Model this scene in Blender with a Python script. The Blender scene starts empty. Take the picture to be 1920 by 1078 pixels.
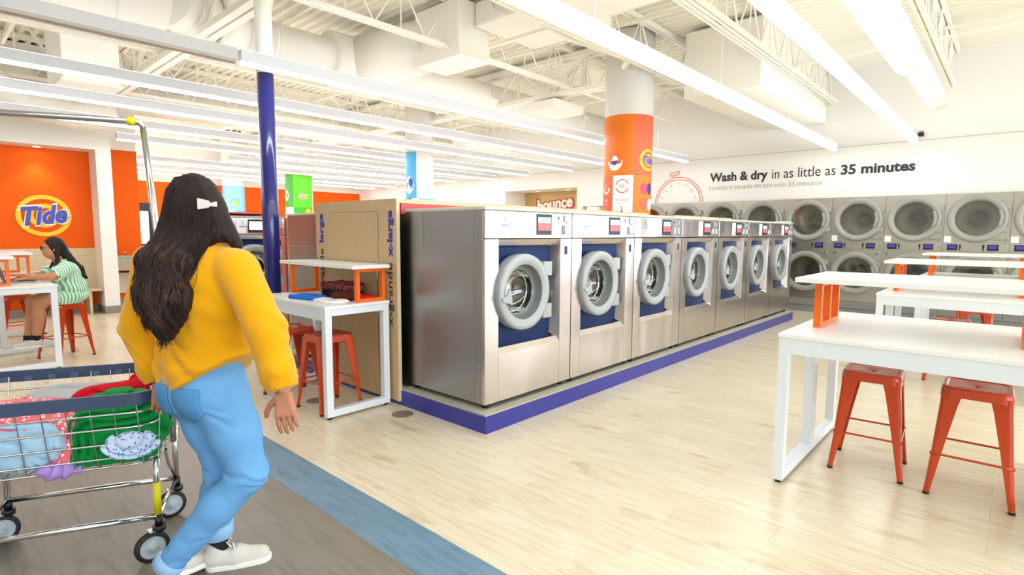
import bpy, bmesh, math, random
import numpy as np
from mathutils import Vector, Matrix
random.seed(7)
SC = bpy.context.scene
COL = SC.collection
PI = math.pi
R = math.radians

# ---------------------------------------------------------------- camera
F_PX, YAW, PIT, ROL, EYE = 1034.6, R(42.28), R(5.68), R(.294), 1.45
fw = Vector((math.cos(YAW)*math.cos(PIT), math.sin(YAW)*math.cos(PIT), -math.sin(PIT)))
rt = fw.cross(Vector((0, 0, 1))).normalized(); up = rt.cross(fw)
rt2 = rt*math.cos(ROL)+up*math.sin(ROL); up2 = up*math.cos(ROL)-rt*math.sin(ROL)
cam_data = bpy.data.cameras.new('camera'); cam = bpy.data.objects.new('camera', cam_data); COL.objects.link(cam)
m = Matrix((rt2, up2, -fw)).transposed().to_4x4(); m.translation = (0, 0, EYE)
cam.matrix_world = m
cam_data.sensor_fit = 'HORIZONTAL'; cam_data.sensor_width = 36; cam_data.lens = 36*F_PX/1920
cam_data.clip_start = .05; cam_data.clip_end = 100
SC.camera = cam

# ---------------------------------------------------------------- world, lights, exposure
W = bpy.data.worlds.new('daylight'); SC.world = W; W.use_nodes = True
W.node_tree.nodes['Background'].inputs[0].default_value = (.86, .93, 1, 1)
W.node_tree.nodes['Background'].inputs[1].default_value = 7.0
SC.view_settings.view_transform = 'Standard'; SC.view_settings.look = 'None'
SC.view_settings.exposure = 0.24; SC.view_settings.gamma = 1; SC.view_settings.use_curve_mapping = False
TUBE_DOWN, UPLIGHT_FILL = 16.0, 8.0           # emission of the linear ceiling lights; upward fill added to brighten the ceiling
try:
    SC.cycles.use_denoising = True; SC.cycles.max_bounces = 8; SC.cycles.diffuse_bounces = 4
    SC.cycles.glossy_bounces = 3; SC.cycles.transparent_max_bounces = 10; SC.cycles.caustics_reflective = False
    SC.cycles.caustics_refractive = False; SC.cycles.sample_clamp_indirect = 6
except Exception: pass

# ---------------------------------------------------------------- materials
def lin(h):
    h = h.lstrip('#'); c = [int(h[i:i+2], 16)/255 for i in (0, 2, 4)]
    return tuple(x/12.92 if x <= .04045 else ((x+.055)/1.055)**2.4 for x in c)+(1,)
MATS = {}
def mat(name, col, rough=.5, metal=0, spec=.5, bump=None, var=None, emit=None, coat=0, sheen=0):
    if name in MATS: return MATS[name]
    M = bpy.data.materials.new(name); M.use_nodes = True; nt = M.node_tree; b = nt.nodes['Principled BSDF']
    c = lin(col) if isinstance(col, str) else tuple(col)+(1,)*(4-len(col))
    b.inputs['Base Color'].default_value = c; b.inputs['Roughness'].default_value = rough
    b.inputs['Metallic'].default_value = metal; b.inputs['Specular IOR Level'].default_value = spec
    b.inputs['Coat Weight'].default_value = coat; b.inputs['Sheen Weight'].default_value = sheen
    M.diffuse_color = c
    if bump or var:
        tc = nt.nodes.new('ShaderNodeTexCoord'); mp = nt.nodes.new('ShaderNodeMapping'); nz = nt.nodes.new('ShaderNodeTexNoise')
        p = bump or var
        mp.inputs['Scale'].default_value = p.get('sc', (1, 1, 1)); nz.inputs['Scale'].default_value = p.get('s', 30); nz.inputs['Detail'].default_value = p.get('d', 4)
        nt.links.new(tc.outputs['Object'], mp.inputs[0]); nt.links.new(mp.outputs[0], nz.inputs[0])
        if bump:
            bp = nt.nodes.new('ShaderNodeBump'); bp.inputs['Strength'].default_value = bump.get('k', .2); bp.inputs['Distance'].default_value = bump.get('dist', .01)
            nt.links.new(nz.outputs[0], bp.inputs['Height']); nt.links.new(bp.outputs[0], b.inputs['Normal'])
        if var:
            mx = nt.nodes.new('ShaderNodeMix'); mx.data_type = 'RGBA'; rp = nt.nodes.new('ShaderNodeMapRange')
            rp.inputs[1].default_value = .3; rp.inputs[2].default_value = .7
            nt.links.new(nz.outputs[0], rp.inputs[0]); nt.links.new(rp.outputs[0], mx.inputs[0])
            mx.inputs[6].default_value = c; mx.inputs[7].default_value = lin(var['c'])
            nt.links.new(mx.outputs[2], b.inputs['Base Color'])
    if emit:
        b.inputs['Emission Color'].default_value = lin(emit[0]); b.inputs['Emission Strength'].default_value = emit[1]
    MATS[name] = M; return M
def wavy(M, k=.25, sc=(1.3, 1.3, .5)):
    """slow undulation of thin sheet steel on top of the brushing"""
    nt = M.node_tree; b = nt.nodes['Principled BSDF']; old = b.inputs['Normal'].links[0].from_node
    tc = nt.nodes.new('ShaderNodeTexCoord'); mp = nt.nodes.new('ShaderNodeMapping'); nz = nt.nodes.new('ShaderNodeTexNoise'); bp = nt.nodes.new('ShaderNodeBump')
    mp.inputs['Scale'].default_value = sc; nz.inputs['Scale'].default_value = 2.2; nz.inputs['Detail'].default_value = 1; bp.inputs['Strength'].default_value = k; bp.inputs['Distance'].default_value = .06
    oi = nt.nodes.new('ShaderNodeObjectInfo'); ad = nt.nodes.new('ShaderNodeVectorMath'); ad.operation = 'ADD'
    nt.links.new(tc.outputs['Object'], mp.inputs[0]); nt.links.new(mp.outputs[0], ad.inputs[0]); nt.links.new(oi.outputs['Random'], ad.inputs[1]); nt.links.new(ad.outputs[0], nz.inputs[0]); nt.links.new(nz.outputs[0], bp.inputs['Height']); nt.links.new(bp.outputs[0], old.inputs['Normal'])
def N(nt, t, **kw):
    n = nt.nodes.new(t)
    for k, v in kw.items(): setattr(n, k, v)
    return n
def plank_mat(name, c1, c2, gap, grain, rough=.32, bw=1.22, rh=.18, gk=.5):
    M = bpy.data.materials.new(name); M.use_nodes = True; nt = M.node_tree; L = nt.links.new; b = nt.nodes['Principled BSDF']
    tc = N(nt, 'ShaderNodeTexCoord'); sp = N(nt, 'ShaderNodeSeparateXYZ'); cb = N(nt, 'ShaderNodeCombineXYZ')
    L(tc.outputs['Object'], sp.inputs[0]); L(sp.outputs[1], cb.inputs[0]); L(sp.outputs[0], cb.inputs[1])
    br = N(nt, 'ShaderNodeTexBrick', offset=.37, offset_frequency=2); L(cb.outputs[0], br.inputs['Vector'])
    br.inputs['Color1'].default_value = lin(c1); br.inputs['Color2'].default_value = lin(c2); br.inputs['Mortar'].default_value = lin(gap)
    br.inputs['Scale'].default_value = 1; br.inputs['Mortar Size'].default_value = .0012; br.inputs['Mortar Smooth'].default_value = .1
    br.inputs['Brick Width'].default_value = bw; br.inputs['Row Height'].default_value = rh; br.inputs['Bias'].default_value = 0
    mp = N(nt, 'ShaderNodeMapping'); mp.inputs['Scale'].default_value = (26, 2.6, 1); L(tc.outputs['Object'], mp.inputs[0])
    nz = N(nt, 'ShaderNodeTexNoise'); nz.inputs['Scale'].default_value = 1.3; nz.inputs['Detail'].default_value = 6; nz.inputs['Distortion'].default_value = .6; L(mp.outputs[0], nz.inputs[0])
    cr = N(nt, 'ShaderNodeValToRGB'); cr.color_ramp.elements[0].position = .30; cr.color_ramp.elements[1].position = .55
    cr.color_ramp.elements[0].color = lin(grain); cr.color_ramp.elements[1].color = (1, 1, 1, 1); L(nz.outputs[0], cr.inputs[0])
    mx = N(nt, 'ShaderNodeMix', data_type='RGBA', blend_type='MULTIPLY'); mx.inputs[0].default_value = gk
    L(br.outputs['Color'], mx.inputs[6]); L(cr.outputs[0], mx.inputs[7])
    mp2 = N(nt, 'ShaderNodeMapping'); mp2.inputs['Scale'].default_value = (7, 2.2, 1); L(tc.outputs['Object'], mp2.inputs[0])
    n2 = N(nt, 'ShaderNodeTexNoise'); n2.inputs['Scale'].default_value = .9; n2.inputs['Detail'].default_value = 3; L(mp2.outputs[0], n2.inputs[0])
    c2r = N(nt, 'ShaderNodeValToRGB'); c2r.color_ramp.elements[0].position = .26; c2r.color_ramp.elements[1].position = .38
    c2r.color_ramp.elements[0].color = lin(grain); c2r.color_ramp.elements[1].color = (1, 1, 1, 1); L(n2.outputs[0], c2r.inputs[0])
    m2 = N(nt, 'ShaderNodeMix', data_type='RGBA', blend_type='MULTIPLY'); m2.inputs[0].default_value = gk*1.7
    L(mx.outputs[2], m2.inputs[6]); L(c2r.outputs[0], m2.inputs[7])
    L(m2.outputs[2], b.inputs['Base Color']); b.inputs['Roughness'].default_value = rough
    bp = N(nt, 'ShaderNodeBump'); bp.inputs['Strength'].default_value = .12; bp.inputs['Distance'].default_value = .004
    L(nz.outputs[0], bp.inputs['Height']); L(bp.outputs[0], b.inputs['Normal'])
    MATS[name] = M; return M
def stripe_mat(name, c1, c2, axis, freq, duty=.5, rough=.8, c3=None, axis2=None, freq2=0):
    """woven stripes (or checks) along object axes"""
    M = bpy.data.materials.new(name); M.use_nodes = True; nt = M.node_tree; L = nt.links.new; b = nt.nodes['Principled BSDF']
    tc = N(nt, 'ShaderNodeTexCoord')
    def band(ax, fr):
        dt = N(nt, 'ShaderNodeVectorMath', operation='DOT_PRODUCT'); dt.inputs[1].default_value = Vector(ax)*fr; L(tc.outputs['Object'], dt.inputs[0])
        nz = N(nt, 'ShaderNodeTexNoise'); nz.inputs['Scale'].default_value = 5; L(tc.outputs['Object'], nz.inputs[0])
        ad = N(nt, 'ShaderNodeMath', operation='MULTIPLY_ADD'); L(nz.outputs[0], ad.inputs[0]); ad.inputs[1].default_value = 1.2; L(dt.outputs['Value'], ad.inputs[2])
        fr_ = N(nt, 'ShaderNodeMath', operation='FRACT'); L(ad.outputs[0], fr_.inputs[0])
        gt = N(nt, 'ShaderNodeMath', operation='GREATER_THAN'); L(fr_.outputs[0], gt.inputs[0]); gt.inputs[1].default_value = duty
        return gt
    g = band(axis, freq); mx = N(nt, 'ShaderNodeMix', data_type='RGBA'); L(g.outputs[0], mx.inputs[0])
    mx.inputs[6].default_value = lin(c1); mx.inputs[7].default_value = lin(c2); out = mx.outputs[2]
    if c3:
        g2 = band(axis2, freq2); m2 = N(nt, 'ShaderNodeMix', data_type='RGBA'); L(g2.outputs[0], m2.inputs[0]); L(out, m2.inputs[6]); m2.inputs[7].default_value = lin(c3); out = m2.outputs[2]
    L(out, b.inputs['Base Color']); b.inputs['Roughness'].default_value = rough; b.inputs['Specular IOR Level'].default_value = .2
    MATS[name] = M; return M
def spot_mat(name, c1, c2, scale, thr=.35, rough=.85):
    M = bpy.data.materials.new(name); M.use_nodes = True; nt = M.node_tree; L = nt.links.new; b = nt.nodes['Principled BSDF']
    tc = N(nt, 'ShaderNodeTexCoord'); v = N(nt, 'ShaderNodeTexVoronoi'); v.inputs['Scale'].default_value = scale; L(tc.outputs['Object'], v.inputs['Vector'])
    gt = N(nt, 'ShaderNodeMath', operation='LESS_THAN'); L(v.outputs['Distance'], gt.inputs[0]); gt.inputs[1].default_value = thr
    mx = N(nt, 'ShaderNodeMix', data_type='RGBA'); L(gt.outputs[0], mx.inputs[0]); mx.inputs[6].default_value = lin(c1); mx.inputs[7].default_value = lin(c2)
    L(mx.outputs[2], b.inputs['Base Color']); b.inputs['Roughness'].default_value = rough; b.inputs['Specular IOR Level'].default_value = .2
    MATS[name] = M; return M
def glass_mat(name, tint=(.9, .95, .95), k=.12):
    M = bpy.data.materials.new(name); M.use_nodes = True; nt = M.node_tree; L = nt.links.new
    nt.nodes.remove(nt.nodes['Principled BSDF']); out = nt.nodes['Material Output']
    t = N(nt, 'ShaderNodeBsdfTransparent'); t.inputs[0].default_value = tint+(1,); g = N(nt, 'ShaderNodeBsdfGlossy'); g.inputs['Roughness'].default_value = .03
    fr = N(nt, 'ShaderNodeLayerWeight'); fr.inputs[0].default_value = .35; ad = N(nt, 'ShaderNodeMath', operation='MULTIPLY_ADD'); L(fr.outputs['Fresnel'], ad.inputs[0]); ad.inputs[1].default_value = .6; ad.inputs[2].default_value = k
    mx = N(nt, 'ShaderNodeMixShader'); L(ad.outputs[0], mx.inputs[0]); L(t.outputs[0], mx.inputs[1]); L(g.outputs[0], mx.inputs[2]); L(mx.outputs[0], out.inputs[0])
    MATS[name] = M; return M

m_wood = plank_mat('pale_oak_planks', 'EADFC6', 'E4D7BA', 'C9B999', 'C9AE84', rough=.24, gk=.30, rh=.19)
m_grey = plank_mat('grey_vinyl_planks', '867D70', '81786C', '7C7468', '8A8072', rough=.36, bw=1.2, rh=.2, gk=.30)
m_blue_floor = plank_mat('blue_vinyl_strip', '6C8CA2', '7595AA', '587488', '6284A0', rough=.4, bw=.62, rh=.6, gk=.35)
m_fix = mat('fixture_grey_white', 'E4E6EA', .5); m_white = mat('white_paint', 'F1EEE4', .6); m_wall = mat('wall_white', 'F0EEE8', .7)
m_deck = mat('painted_metal_deck', 'F3EFDF', .55); m_steelpaint = mat('white_painted_steel', 'F4F0E2', .45)
m_duct = mat('white_duct_paint', 'F4F1E6', .5); m_duct_in = mat('duct_shadow_grille', 'CFCBBE', .5)
m_orange_wall = mat('orange_wall_paint', 'EC600C', .6, spec=.15); m_orange_light = mat('vinyl_amber', 'F0800F', .5); m_coral = mat('vinyl_coral', 'F4683C', .5)
m_orange_vinyl = mat('vinyl_orange', 'EE780A', .5)
m_metal_o = mat('orange_enamel', 'C23C06', .26, coat=.3); m_frame_o = mat('orange_powder_coat', 'F26A10', .4)
m_tab = mat('white_laminate', 'EFEFEB', .32); m_tabframe = mat('white_powder_coat', 'E2E9EE', .4)
m_rubber = mat('black_rubber', '1B1B1D', .6); m_black = mat('black_plastic', '17181A', .35)
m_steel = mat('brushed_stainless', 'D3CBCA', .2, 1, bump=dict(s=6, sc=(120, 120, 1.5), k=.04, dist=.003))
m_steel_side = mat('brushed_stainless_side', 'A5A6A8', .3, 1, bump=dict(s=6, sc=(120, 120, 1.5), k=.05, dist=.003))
wavy(m_steel); wavy(m_steel_side, .12)
m_cap = mat('grey_top_cap', 'C9C6B8', .4); m_navy = mat('navy_panel', '0F2C5E', .5, spec=.25); m_ring = mat('grey_door_ring', 'A6ABAC', .35)
m_ring_in = mat('grey_door_inner', '777C7B', .35); m_chrome = mat('chrome', 'D5D8DA', .1, 1); m_drum = mat('dark_drum_steel', '343A3D', .45, .3)
m_dark = mat('dark_interior', '1A1F22', .5); m_plinth = mat('cobalt_gloss_paint', '2A2E90', .32, coat=.2); m_conc = mat('pale_concrete', 'BDB8A6', .7)
m_pole = mat('cobalt_pole_paint', '1E2276', .22, coat=.4); m_ply = mat('birch_laminate', 'C7AC82', .5, var=dict(c='BC9F74', s=5, sc=(14, 14, .8)))
m_ply_edge = mat('birch_edge', 'D9C7A2', .5); m_red = mat('salmon_red_laminate', 'D9595A', .5); m_ink = mat('indigo_lettering', '3430A0', .5)
m_text = mat('charcoal_lettering', '2B2B33', .5); m_text_grey = mat('pale_grey_lettering', 'B9BAB8', .6); m_line = mat('orange_line_vinyl', 'E8643C', .5)
m_glass = glass_mat('door_glass'); m_glass_dark = glass_mat('tinted_door_glass', (.66, .70, .70), .12); m_glass_dry = glass_mat('dryer_door_glass', (.93, .94, .90), .10)
m_paper = mat('white_paper', 'F4F2F8', .7); m_dryer = mat('dryer_stainless', 'B5B2A6', .33, .85, bump=dict(s=6, sc=(2, 120, 120), k=.03, dist=.003))
m_dryer_ring = mat('dryer_door_grey', '9F9F98', .42); m_dryer_in = mat('dryer_drum_steel', 'C4C3B0', .45, .15)
m_kick = mat('dryer_grey_base', '8B8A86', .5); m_screen = mat('screen_teal', '7FC6C0', .3, emit=('9FE0DA', .9)); m_screen_red = mat('screen_red', 'C05058', .3, emit=('D05A62', .5))
m_screen_w = mat('screen_white', 'DCE8F0', .3, emit=('E6F2FF', 1.2)); m_lcd = mat('lcd_violet', '35308C', .3, emit=('4A42C8', .35))
m_grey_base = mat('grey_cove_base', '8C8880', .6); m_yellow = mat('yellow_tape', 'E2D400', .5); m_logo_y = mat('logo_yellow', 'F6C70A', .5); m_logo_b = mat('logo_blue', '4050B0', .5)
m_logo_w = mat('logo_white', 'F5F1EA', .6); m_logo_o = mat('logo_orange', 'EE6A22', .5); m_tan = mat('tan_laminate', 'D9C8A4', .5, var=dict(c='CDBB95', s=4, sc=(1, 1, 12)))
m_niche = mat('niche_wood', 'CFAE78', .5, var=dict(c='C09E68', s=5, sc=(2, 2, 14)))
def emis(name, col, st):
    M = bpy.data.materials.new(name); M.use_nodes = True; nt = M.node_tree; nt.nodes.remove(nt.nodes['Principled BSDF'])
    e = N(nt, 'ShaderNodeEmission'); e.inputs[0].default_value = lin(col); e.inputs[1].default_value = st
    nt.links.new(e.outputs[0], nt.nodes['Material Output'].inputs[0]); MATS[name] = M; return M
m_tube = emis('lit_diffuser', 'F6FAFF', TUBE_DOWN); m_uplight_fill = emis('uplight_fill_glow', 'F8FAFF', UPLIGHT_FILL); m_can = emis('lit_downlight', 'FFF3DC', 25)

# ---------------------------------------------------------------- mesh helpers
class MB:
    """collects shapes and links them as ONE mesh object"""
    def __init__(s): s.v = []; s.f = []; s.mi = []; s.sm = []; s.cur = 0; s.T = Matrix()
    def add(s, vs, fs, smooth=False):
        o = len(s.v)
        s.v += [tuple(s.T @ Vector(p)) for p in vs]
        for f in fs: s.f.append(tuple(i+o for i in f)); s.mi.append(s.cur); s.sm.append(smooth)
        return s
    def box(s, a, b, bev=0):
        x0, x1 = sorted((a[0], b[0])); y0, y1 = sorted((a[1], b[1])); z0, z1 = sorted((a[2], b[2]))
        if bev <= 0:
            vs = [(x, y, z) for z in (z0, z1) for x, y in ((x0, y0), (x1, y0), (x1, y1), (x0, y1))]
            return s.add(vs, [(3, 2, 1, 0), (4, 5, 6, 7), (0, 1, 5, 4), (1, 2, 6, 5), (2, 3, 7, 6), (3, 0, 4, 7)])
        e = min(bev, (x1-x0)*.49, (y1-y0)*.49, (z1-z0)*.49)
        bm = bmesh.new(); bmesh.ops.create_cube(bm, size=1)
        for v in bm.verts: v.co = Vector(((x0+x1)/2+v.co.x*(x1-x0), (y0+y1)/2+v.co.y*(y1-y0), (z0+z1)/2+v.co.z*(z1-z0)))
        bmesh.ops.bevel(bm, geom=bm.edges[:], offset=e, segments=2, affect='EDGES', profile=.6)
        bm.verts.ensure_lookup_table()
        s.add([v.co[:] for v in bm.verts], [tuple(v.index for v in f.verts) for f in bm.faces]); bm.free(); return s
    def cyl(s, a, b, r, r2=None, n=20, cap=True, smooth=True):
        a = Vector(a); b = Vector(b); r2 = r if r2 is None else r2; d = (b-a).normalized()
        x = d.orthogonal().normalized(); y = d.cross(x); vs = []
        for c, q in ((a, r), (b, r2)):
            vs += [tuple(c+x*math.cos(2*PI*i/n)*q+y*math.sin(2*PI*i/n)*q) for i in range(n)]
        s.add(vs, [(i, (i+1) % n, n+(i+1) % n, n+i) for i in range(n)], smooth)
        if cap: s.add(vs[:n], [tuple(range(n-1, -1, -1))]); s.add(vs[n:], [tuple(range(n))])
        return s
    def tube(s, pts, r, n=10, closed=False, cap=True):
        pts = [Vector(p) for p in pts]; k = len(pts); rs = r if isinstance(r, (list, tuple)) else [r]*k
        vs = []; ref = None
        for i, p in enumerate(pts):
            if closed: t = pts[(i+1) % k]-pts[i-1]
            else: t = pts[min(i+1, k-1)]-pts[max(i-1, 0)]
            t.normalize()
            if ref is None: ref = t.orthogonal().normalized()
            ref = (ref-t*ref.dot(t))
            ref = ref.normalized() if ref.length > 1e-6 else t.orthogonal().normalized()
            y = t.cross(ref)
            vs += [tuple(p+ref*math.cos(2*PI*j/n)*rs[i]+y*math.sin(2*PI*j/n)*rs[i]) for j in range(n)]
        fs = [(i*n+j, i*n+(j+1) % n, ((i+1) % k)*n+(j+1) % n, ((i+1) % k)*n+j) for i in range(k if closed else k-1) for j in range(n)]
        s.add(vs, fs, True)
        if cap and not closed: s.add(vs[:n], [tuple(range(n-1, -1, -1))]); s.add(vs[-n:], [tuple(range(n))])
        return s
    def lathe(s, prof, org, axis, n=48, smooth=True):
        """prof: (radius, distance along axis); open profile swept round"""
        org = Vector(org); ax = Vector(axis).normalized(); x = Vector((0, 0, 1)) if abs(ax.z) < .9 else Vector((1, 0, 0)); x = (x-ax*x.dot(ax)).normalized(); y = ax.cross(x)
        vs = []
        for r_, d in prof: vs += [tuple(org+ax*d+(x*math.cos(2*PI*j/n)+y*math.sin(2*PI*j/n))*r_) for j in range(n)]
        fs = [(i*n+j, i*n+(j+1) % n, (i+1)*n+(j+1) % n, (i+1)*n+j) for i in range(len(prof)-1) for j in range(n)]
        return s.add(vs, fs, smooth)
    def prism(s, poly, a, b):
        """poly: 3D points of a flat outline, extruded by vector b-a"""
        k = len(poly); d = Vector(b)-Vector(a); p0 = [Vector(p) for p in poly]; vs = [tuple(p) for p in p0]+[tuple(p+d) for p in p0]
        return s.add(vs, [tuple(range(k-1, -1, -1)), tuple(range(k, 2*k))]+[(i, (i+1) % k, k+(i+1) % k, k+i) for i in range(k)])
    def plate_hole(s, x0, x1, z0, z1, cx, cz, r, P, n=48):
        """flat plate with a round hole; P(x, z) maps to 3D"""
        ring = []; sq = []
        for j in range(n):
            a = 2*PI*j/n; c, q = math.cos(a), math.sin(a); ring.append(P(cx+r*c, cz+r*q))
            t = min(((x1-cx)/c if c > 1e-9 else 1e9), ((x0-cx)/c if c < -1e-9 else 1e9), ((z1-cz)/q if q > 1e-9 else 1e9), ((z0-cz)/q if q < -1e-9 else 1e9))
            sq.append(P(cx+t*c, cz+t*q))
        vs = ring+sq; s.add(vs, [(j, n+j, n+(j+1) % n, (j+1) % n) for j in range(n)])
        for cxx, czz in ((x0, z0), (x1, z0), (x1, z1), (x0, z1)):
            a = math.atan2(czz-cz, cxx-cx) % (2*PI); j = int(a/(2*PI)*n) % n
            s.add([sq[j], P(cxx, czz), sq[(j+1) % n]], [(0, 1, 2)])
        return s
    def disc(s, c, ax, r, n=32, ry=None):
        c = Vector(c); ax = Vector(ax).normalized(); x = Vector((0, 0, 1)) if abs(ax.z) < .9 else Vector((1, 0, 0)); x = (x-ax*x.dot(ax)).normalized(); y = ax.cross(x); ry = ry or r
        return s.add([tuple(c+x*math.cos(2*PI*j/n)*r+y*math.sin(2*PI*j/n)*ry) for j in range(n)], [tuple(range(n))])
    def build(s, name, mats, parent=None, fix=True, loc=None):
        me = bpy.data.meshes.new(name); me.from_pydata(s.v, [], s.f)
        for mm in (mats if isinstance(mats, (list, tuple)) else [mats]): me.materials.append(mm)
        me.polygons.foreach_set('material_index', s.mi); me.polygons.foreach_set('use_smooth', s.sm)
        if fix:
            bm = bmesh.new(); bm.from_mesh(me); bmesh.ops.remove_doubles(bm, verts=bm.verts, dist=1e-5); bmesh.ops.recalc_face_normals(bm, faces=bm.faces); bm.to_mesh(me); bm.free()
        o = bpy.data.objects.new(name, me); COL.objects.link(o)
        if parent: attach(o, parent)
        if loc: o.location = loc
        return o
def wm(o): return (wm(o.parent) @ o.matrix_parent_inverse @ o.matrix_basis) if o.parent else o.matrix_basis.copy()
def attach(o, parent):
    o.parent = parent; o.matrix_parent_inverse = wm(parent).inverted(); return o
def tag(o, label, cat, group=None, kind=None):
    o['label'] = label; o['category'] = cat
    if group: o['group'] = group
    if kind: o['kind'] = kind
    return o
def thing(name, label, cat, loc=(0, 0, 0), rz=0, group=None, kind=None):
    o = bpy.data.objects.new(name, None); COL.objects.link(o); o.location = loc; o.rotation_euler = (0, 0, rz); o.empty_display_size = .1
    return tag(o, label, cat, group, kind)
def struct(o): o['kind'] = 'structure'; return o
def dup(root, loc, rz, label, group=None, sc=None):
    def cp(o, par):
        c = o.copy(); COL.objects.link(c)
        if par: c.parent = par; c.matrix_parent_inverse = o.matrix_parent_inverse.copy()
        for ch in list(o.children): cp(ch, c)
        return c
    r = cp(root, None); r.location = loc; r.rotation_euler = (0, 0, rz); r['label'] = label
    if group: r['group'] = group
    if sc: r.scale = sc
    return r
def box(name, a, b, mt, parent=None, bev=0): return MB().box(a, b, bev).build(name, mt, parent)
def text_mesh(body, size, bold=0, shear=0, extr=.001, space=1.0, align='CENTER'):
    cu = bpy.data.curves.new('lettering', 'FONT'); cu.body = body; cu.size = size; cu.offset = bold*size; cu.shear = shear; cu.extrude = extr; cu.space_character = space
    cu.align_x = align; cu.align_y = 'CENTER'; cu.resolution_u = 3
    o = bpy.data.objects.new('lettering', cu); COL.objects.link(o); dg = bpy.context.evaluated_depsgraph_get()
    me = bpy.data.meshes.new_from_object(o.evaluated_get(dg)); bpy.data.objects.remove(o); bpy.data.curves.remove(cu)
    return me
def text(name, body, size, org, xdir, ydir, mt, parent=None, width=None, height=None, **kw):
    """lettering whose baseline runs along xdir; width/height stretch it to a real size"""
    me = text_mesh(body, size, **kw); me.materials.clear(); me.materials.append(mt)
    xs = [v.co.x for v in me.vertices]; ys = [v.co.y for v in me.vertices]
    sx = width/(max(xs)-min(xs)) if width else 1; sy = height/(max(ys)-min(ys)) if height else sx if width else 1
    X = Vector(xdir).normalized(); Y = Vector(ydir).normalized(); Z = X.cross(Y)
    cx = (max(xs)+min(xs))/2 if width else 0; cy = (max(ys)+min(ys))/2 if (width or height) else 0
    for v in me.vertices: v.co = Vector(org)+X*((v.co.x-cx)*sx)+Y*((v.co.y-cy)*sy)+Z*v.co.z
    o = bpy.data.objects.new(name, me); COL.objects.link(o)
    if parent: attach(o, parent)
    return o
ORD = ['first', 'second', 'third', 'fourth', 'fifth', 'sixth', 'seventh', 'eighth', 'ninth', 'tenth', 'eleventh', 'twelfth', 'thirteenth', 'fourteenth', 'fifteenth']

# ---------------------------------------------------------------- organic surfaces (distance fields meshed by surface nets)
def smin(a, b, k):
    h = np.clip(.5+.5*(b-a)/k, 0, 1); return b*(1-h)+a*h-k*h*(1-h)
def smax(a, b, k): return -smin(-a, -b, k)
def rc(p, a, b, ra, rb):
    a = np.asarray(a, np.float32); b = np.asarray(b, np.float32); ba = b-a; t = np.clip(((p-a)@ba)/(ba@ba), 0, 1)
    return np.linalg.norm(p-a-t[..., None]*ba, axis=-1)-(ra+(rb-ra)*t)
def el(p, c, r, rot=None):
    q = p-np.asarray(c, np.float32)
    if rot is not None: q = q@np.asarray(rot, np.float32)
    r = np.asarray(r, np.float32); k = np.linalg.norm(q/r, axis=-1); k2 = np.linalg.norm(q/(r*r), axis=-1)+1e-6
    return k*(k-1)/k2
def rbox(p, c, h, r, rot=None):
    q = p-np.asarray(c, np.float32)
    if rot is not None: q = q@np.asarray(rot, np.float32)
    q = np.abs(q)-(np.asarray(h, np.float32)-r); return np.linalg.norm(np.maximum(q, 0), axis=-1)+np.minimum(q.max(-1), 0)-r
def rotz(a): c, s = math.cos(a), math.sin(a); return np.array([[c, -s, 0], [s, c, 0], [0, 0, 1]], np.float32)   # columns are local axes
def chain(p, pts, k=.03):
    d = None
    for (a, ra), (b, rb) in zip(pts[:-1], pts[1:]):
        q = rc(p, a, b, ra, rb); d = q if d is None else smin(d, q, k)
    return d
def nets(f, lo, hi, h):
    lo = np.array(lo, float); hi = np.array(hi, float); n = np.ceil((hi-lo)/h).astype(int)+1
    ax = [(lo[i]+np.arange(n[i])*h).astype(np.float32) for i in range(3)]
    V = np.empty(n, np.float32); step = max(1, int(400000/(n[1]*n[2])))
    for i in range(0, n[0], step):
        g = np.stack(np.meshgrid(ax[0][i:i+step], ax[1], ax[2], indexing='ij'), -1); V[i:i+step] = f(g.reshape(-1, 3)).reshape(g.shape[:3])
    S = V < 0
    cor = [(a, b, c) for a in (0, 1) for b in (0, 1) for c in (0, 1)]
    sl = lambda A, c: A[c[0]:n[0]-1+c[0], c[1]:n[1]-1+c[1], c[2]:n[2]-1+c[2]]
    cnt = sum(sl(S, c).astype(np.int8) for c in cor); act = (cnt > 0) & (cnt < 8)
    idx = np.full(act.shape, -1, np.int64); ii = np.argwhere(act); idx[act] = np.arange(len(ii))
    acc = np.zeros((len(ii), 3)); num = np.zeros(len(ii))
    for c in cor:
        for d in range(3):
            if c[d]: continue
            e = list(c); e[d] = 1
            va = V[ii[:, 0]+c[0], ii[:, 1]+c[1], ii[:, 2]+c[2]]; vb = V[ii[:, 0]+e[0], ii[:, 1]+e[1], ii[:, 2]+e[2]]
            k = (va < 0) != (vb < 0); t = np.where(k, va/np.where(k, va-vb, 1), 0)
            pt = np.tile(np.array(c, float), (len(ii), 1)); pt[:, d] = t; acc[k] += pt[k]; num[k] += 1
    pos = lo+(ii+acc/num[:, None])*h
    faces = []
    for d in range(3):
        u, w = (d+1) % 3, (d+2) % 3
        A = S.take(range(n[d]-1), d); B = S.take(range(1, n[d]), d); q = np.argwhere(A != B)
        q = q[(q[:, u] > 0) & (q[:, w] > 0) & (q[:, u] < n[u]-1) & (q[:, w] < n[w]-1)]
        if not len(q): continue
        s_in = A[q[:, 0], q[:, 1], q[:, 2]]; du = np.eye(3, dtype=int)[u]; dw = np.eye(3, dtype=int)[w]
        get = lambda z: idx[z[:, 0], z[:, 1], z[:, 2]]
        quad = np.stack([get(q-du-dw), get(q-dw), get(q), get(q-du)], 1); quad[~s_in] = quad[~s_in][:, ::-1]; faces.append(quad)
    return pos, np.concatenate(faces)
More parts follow.
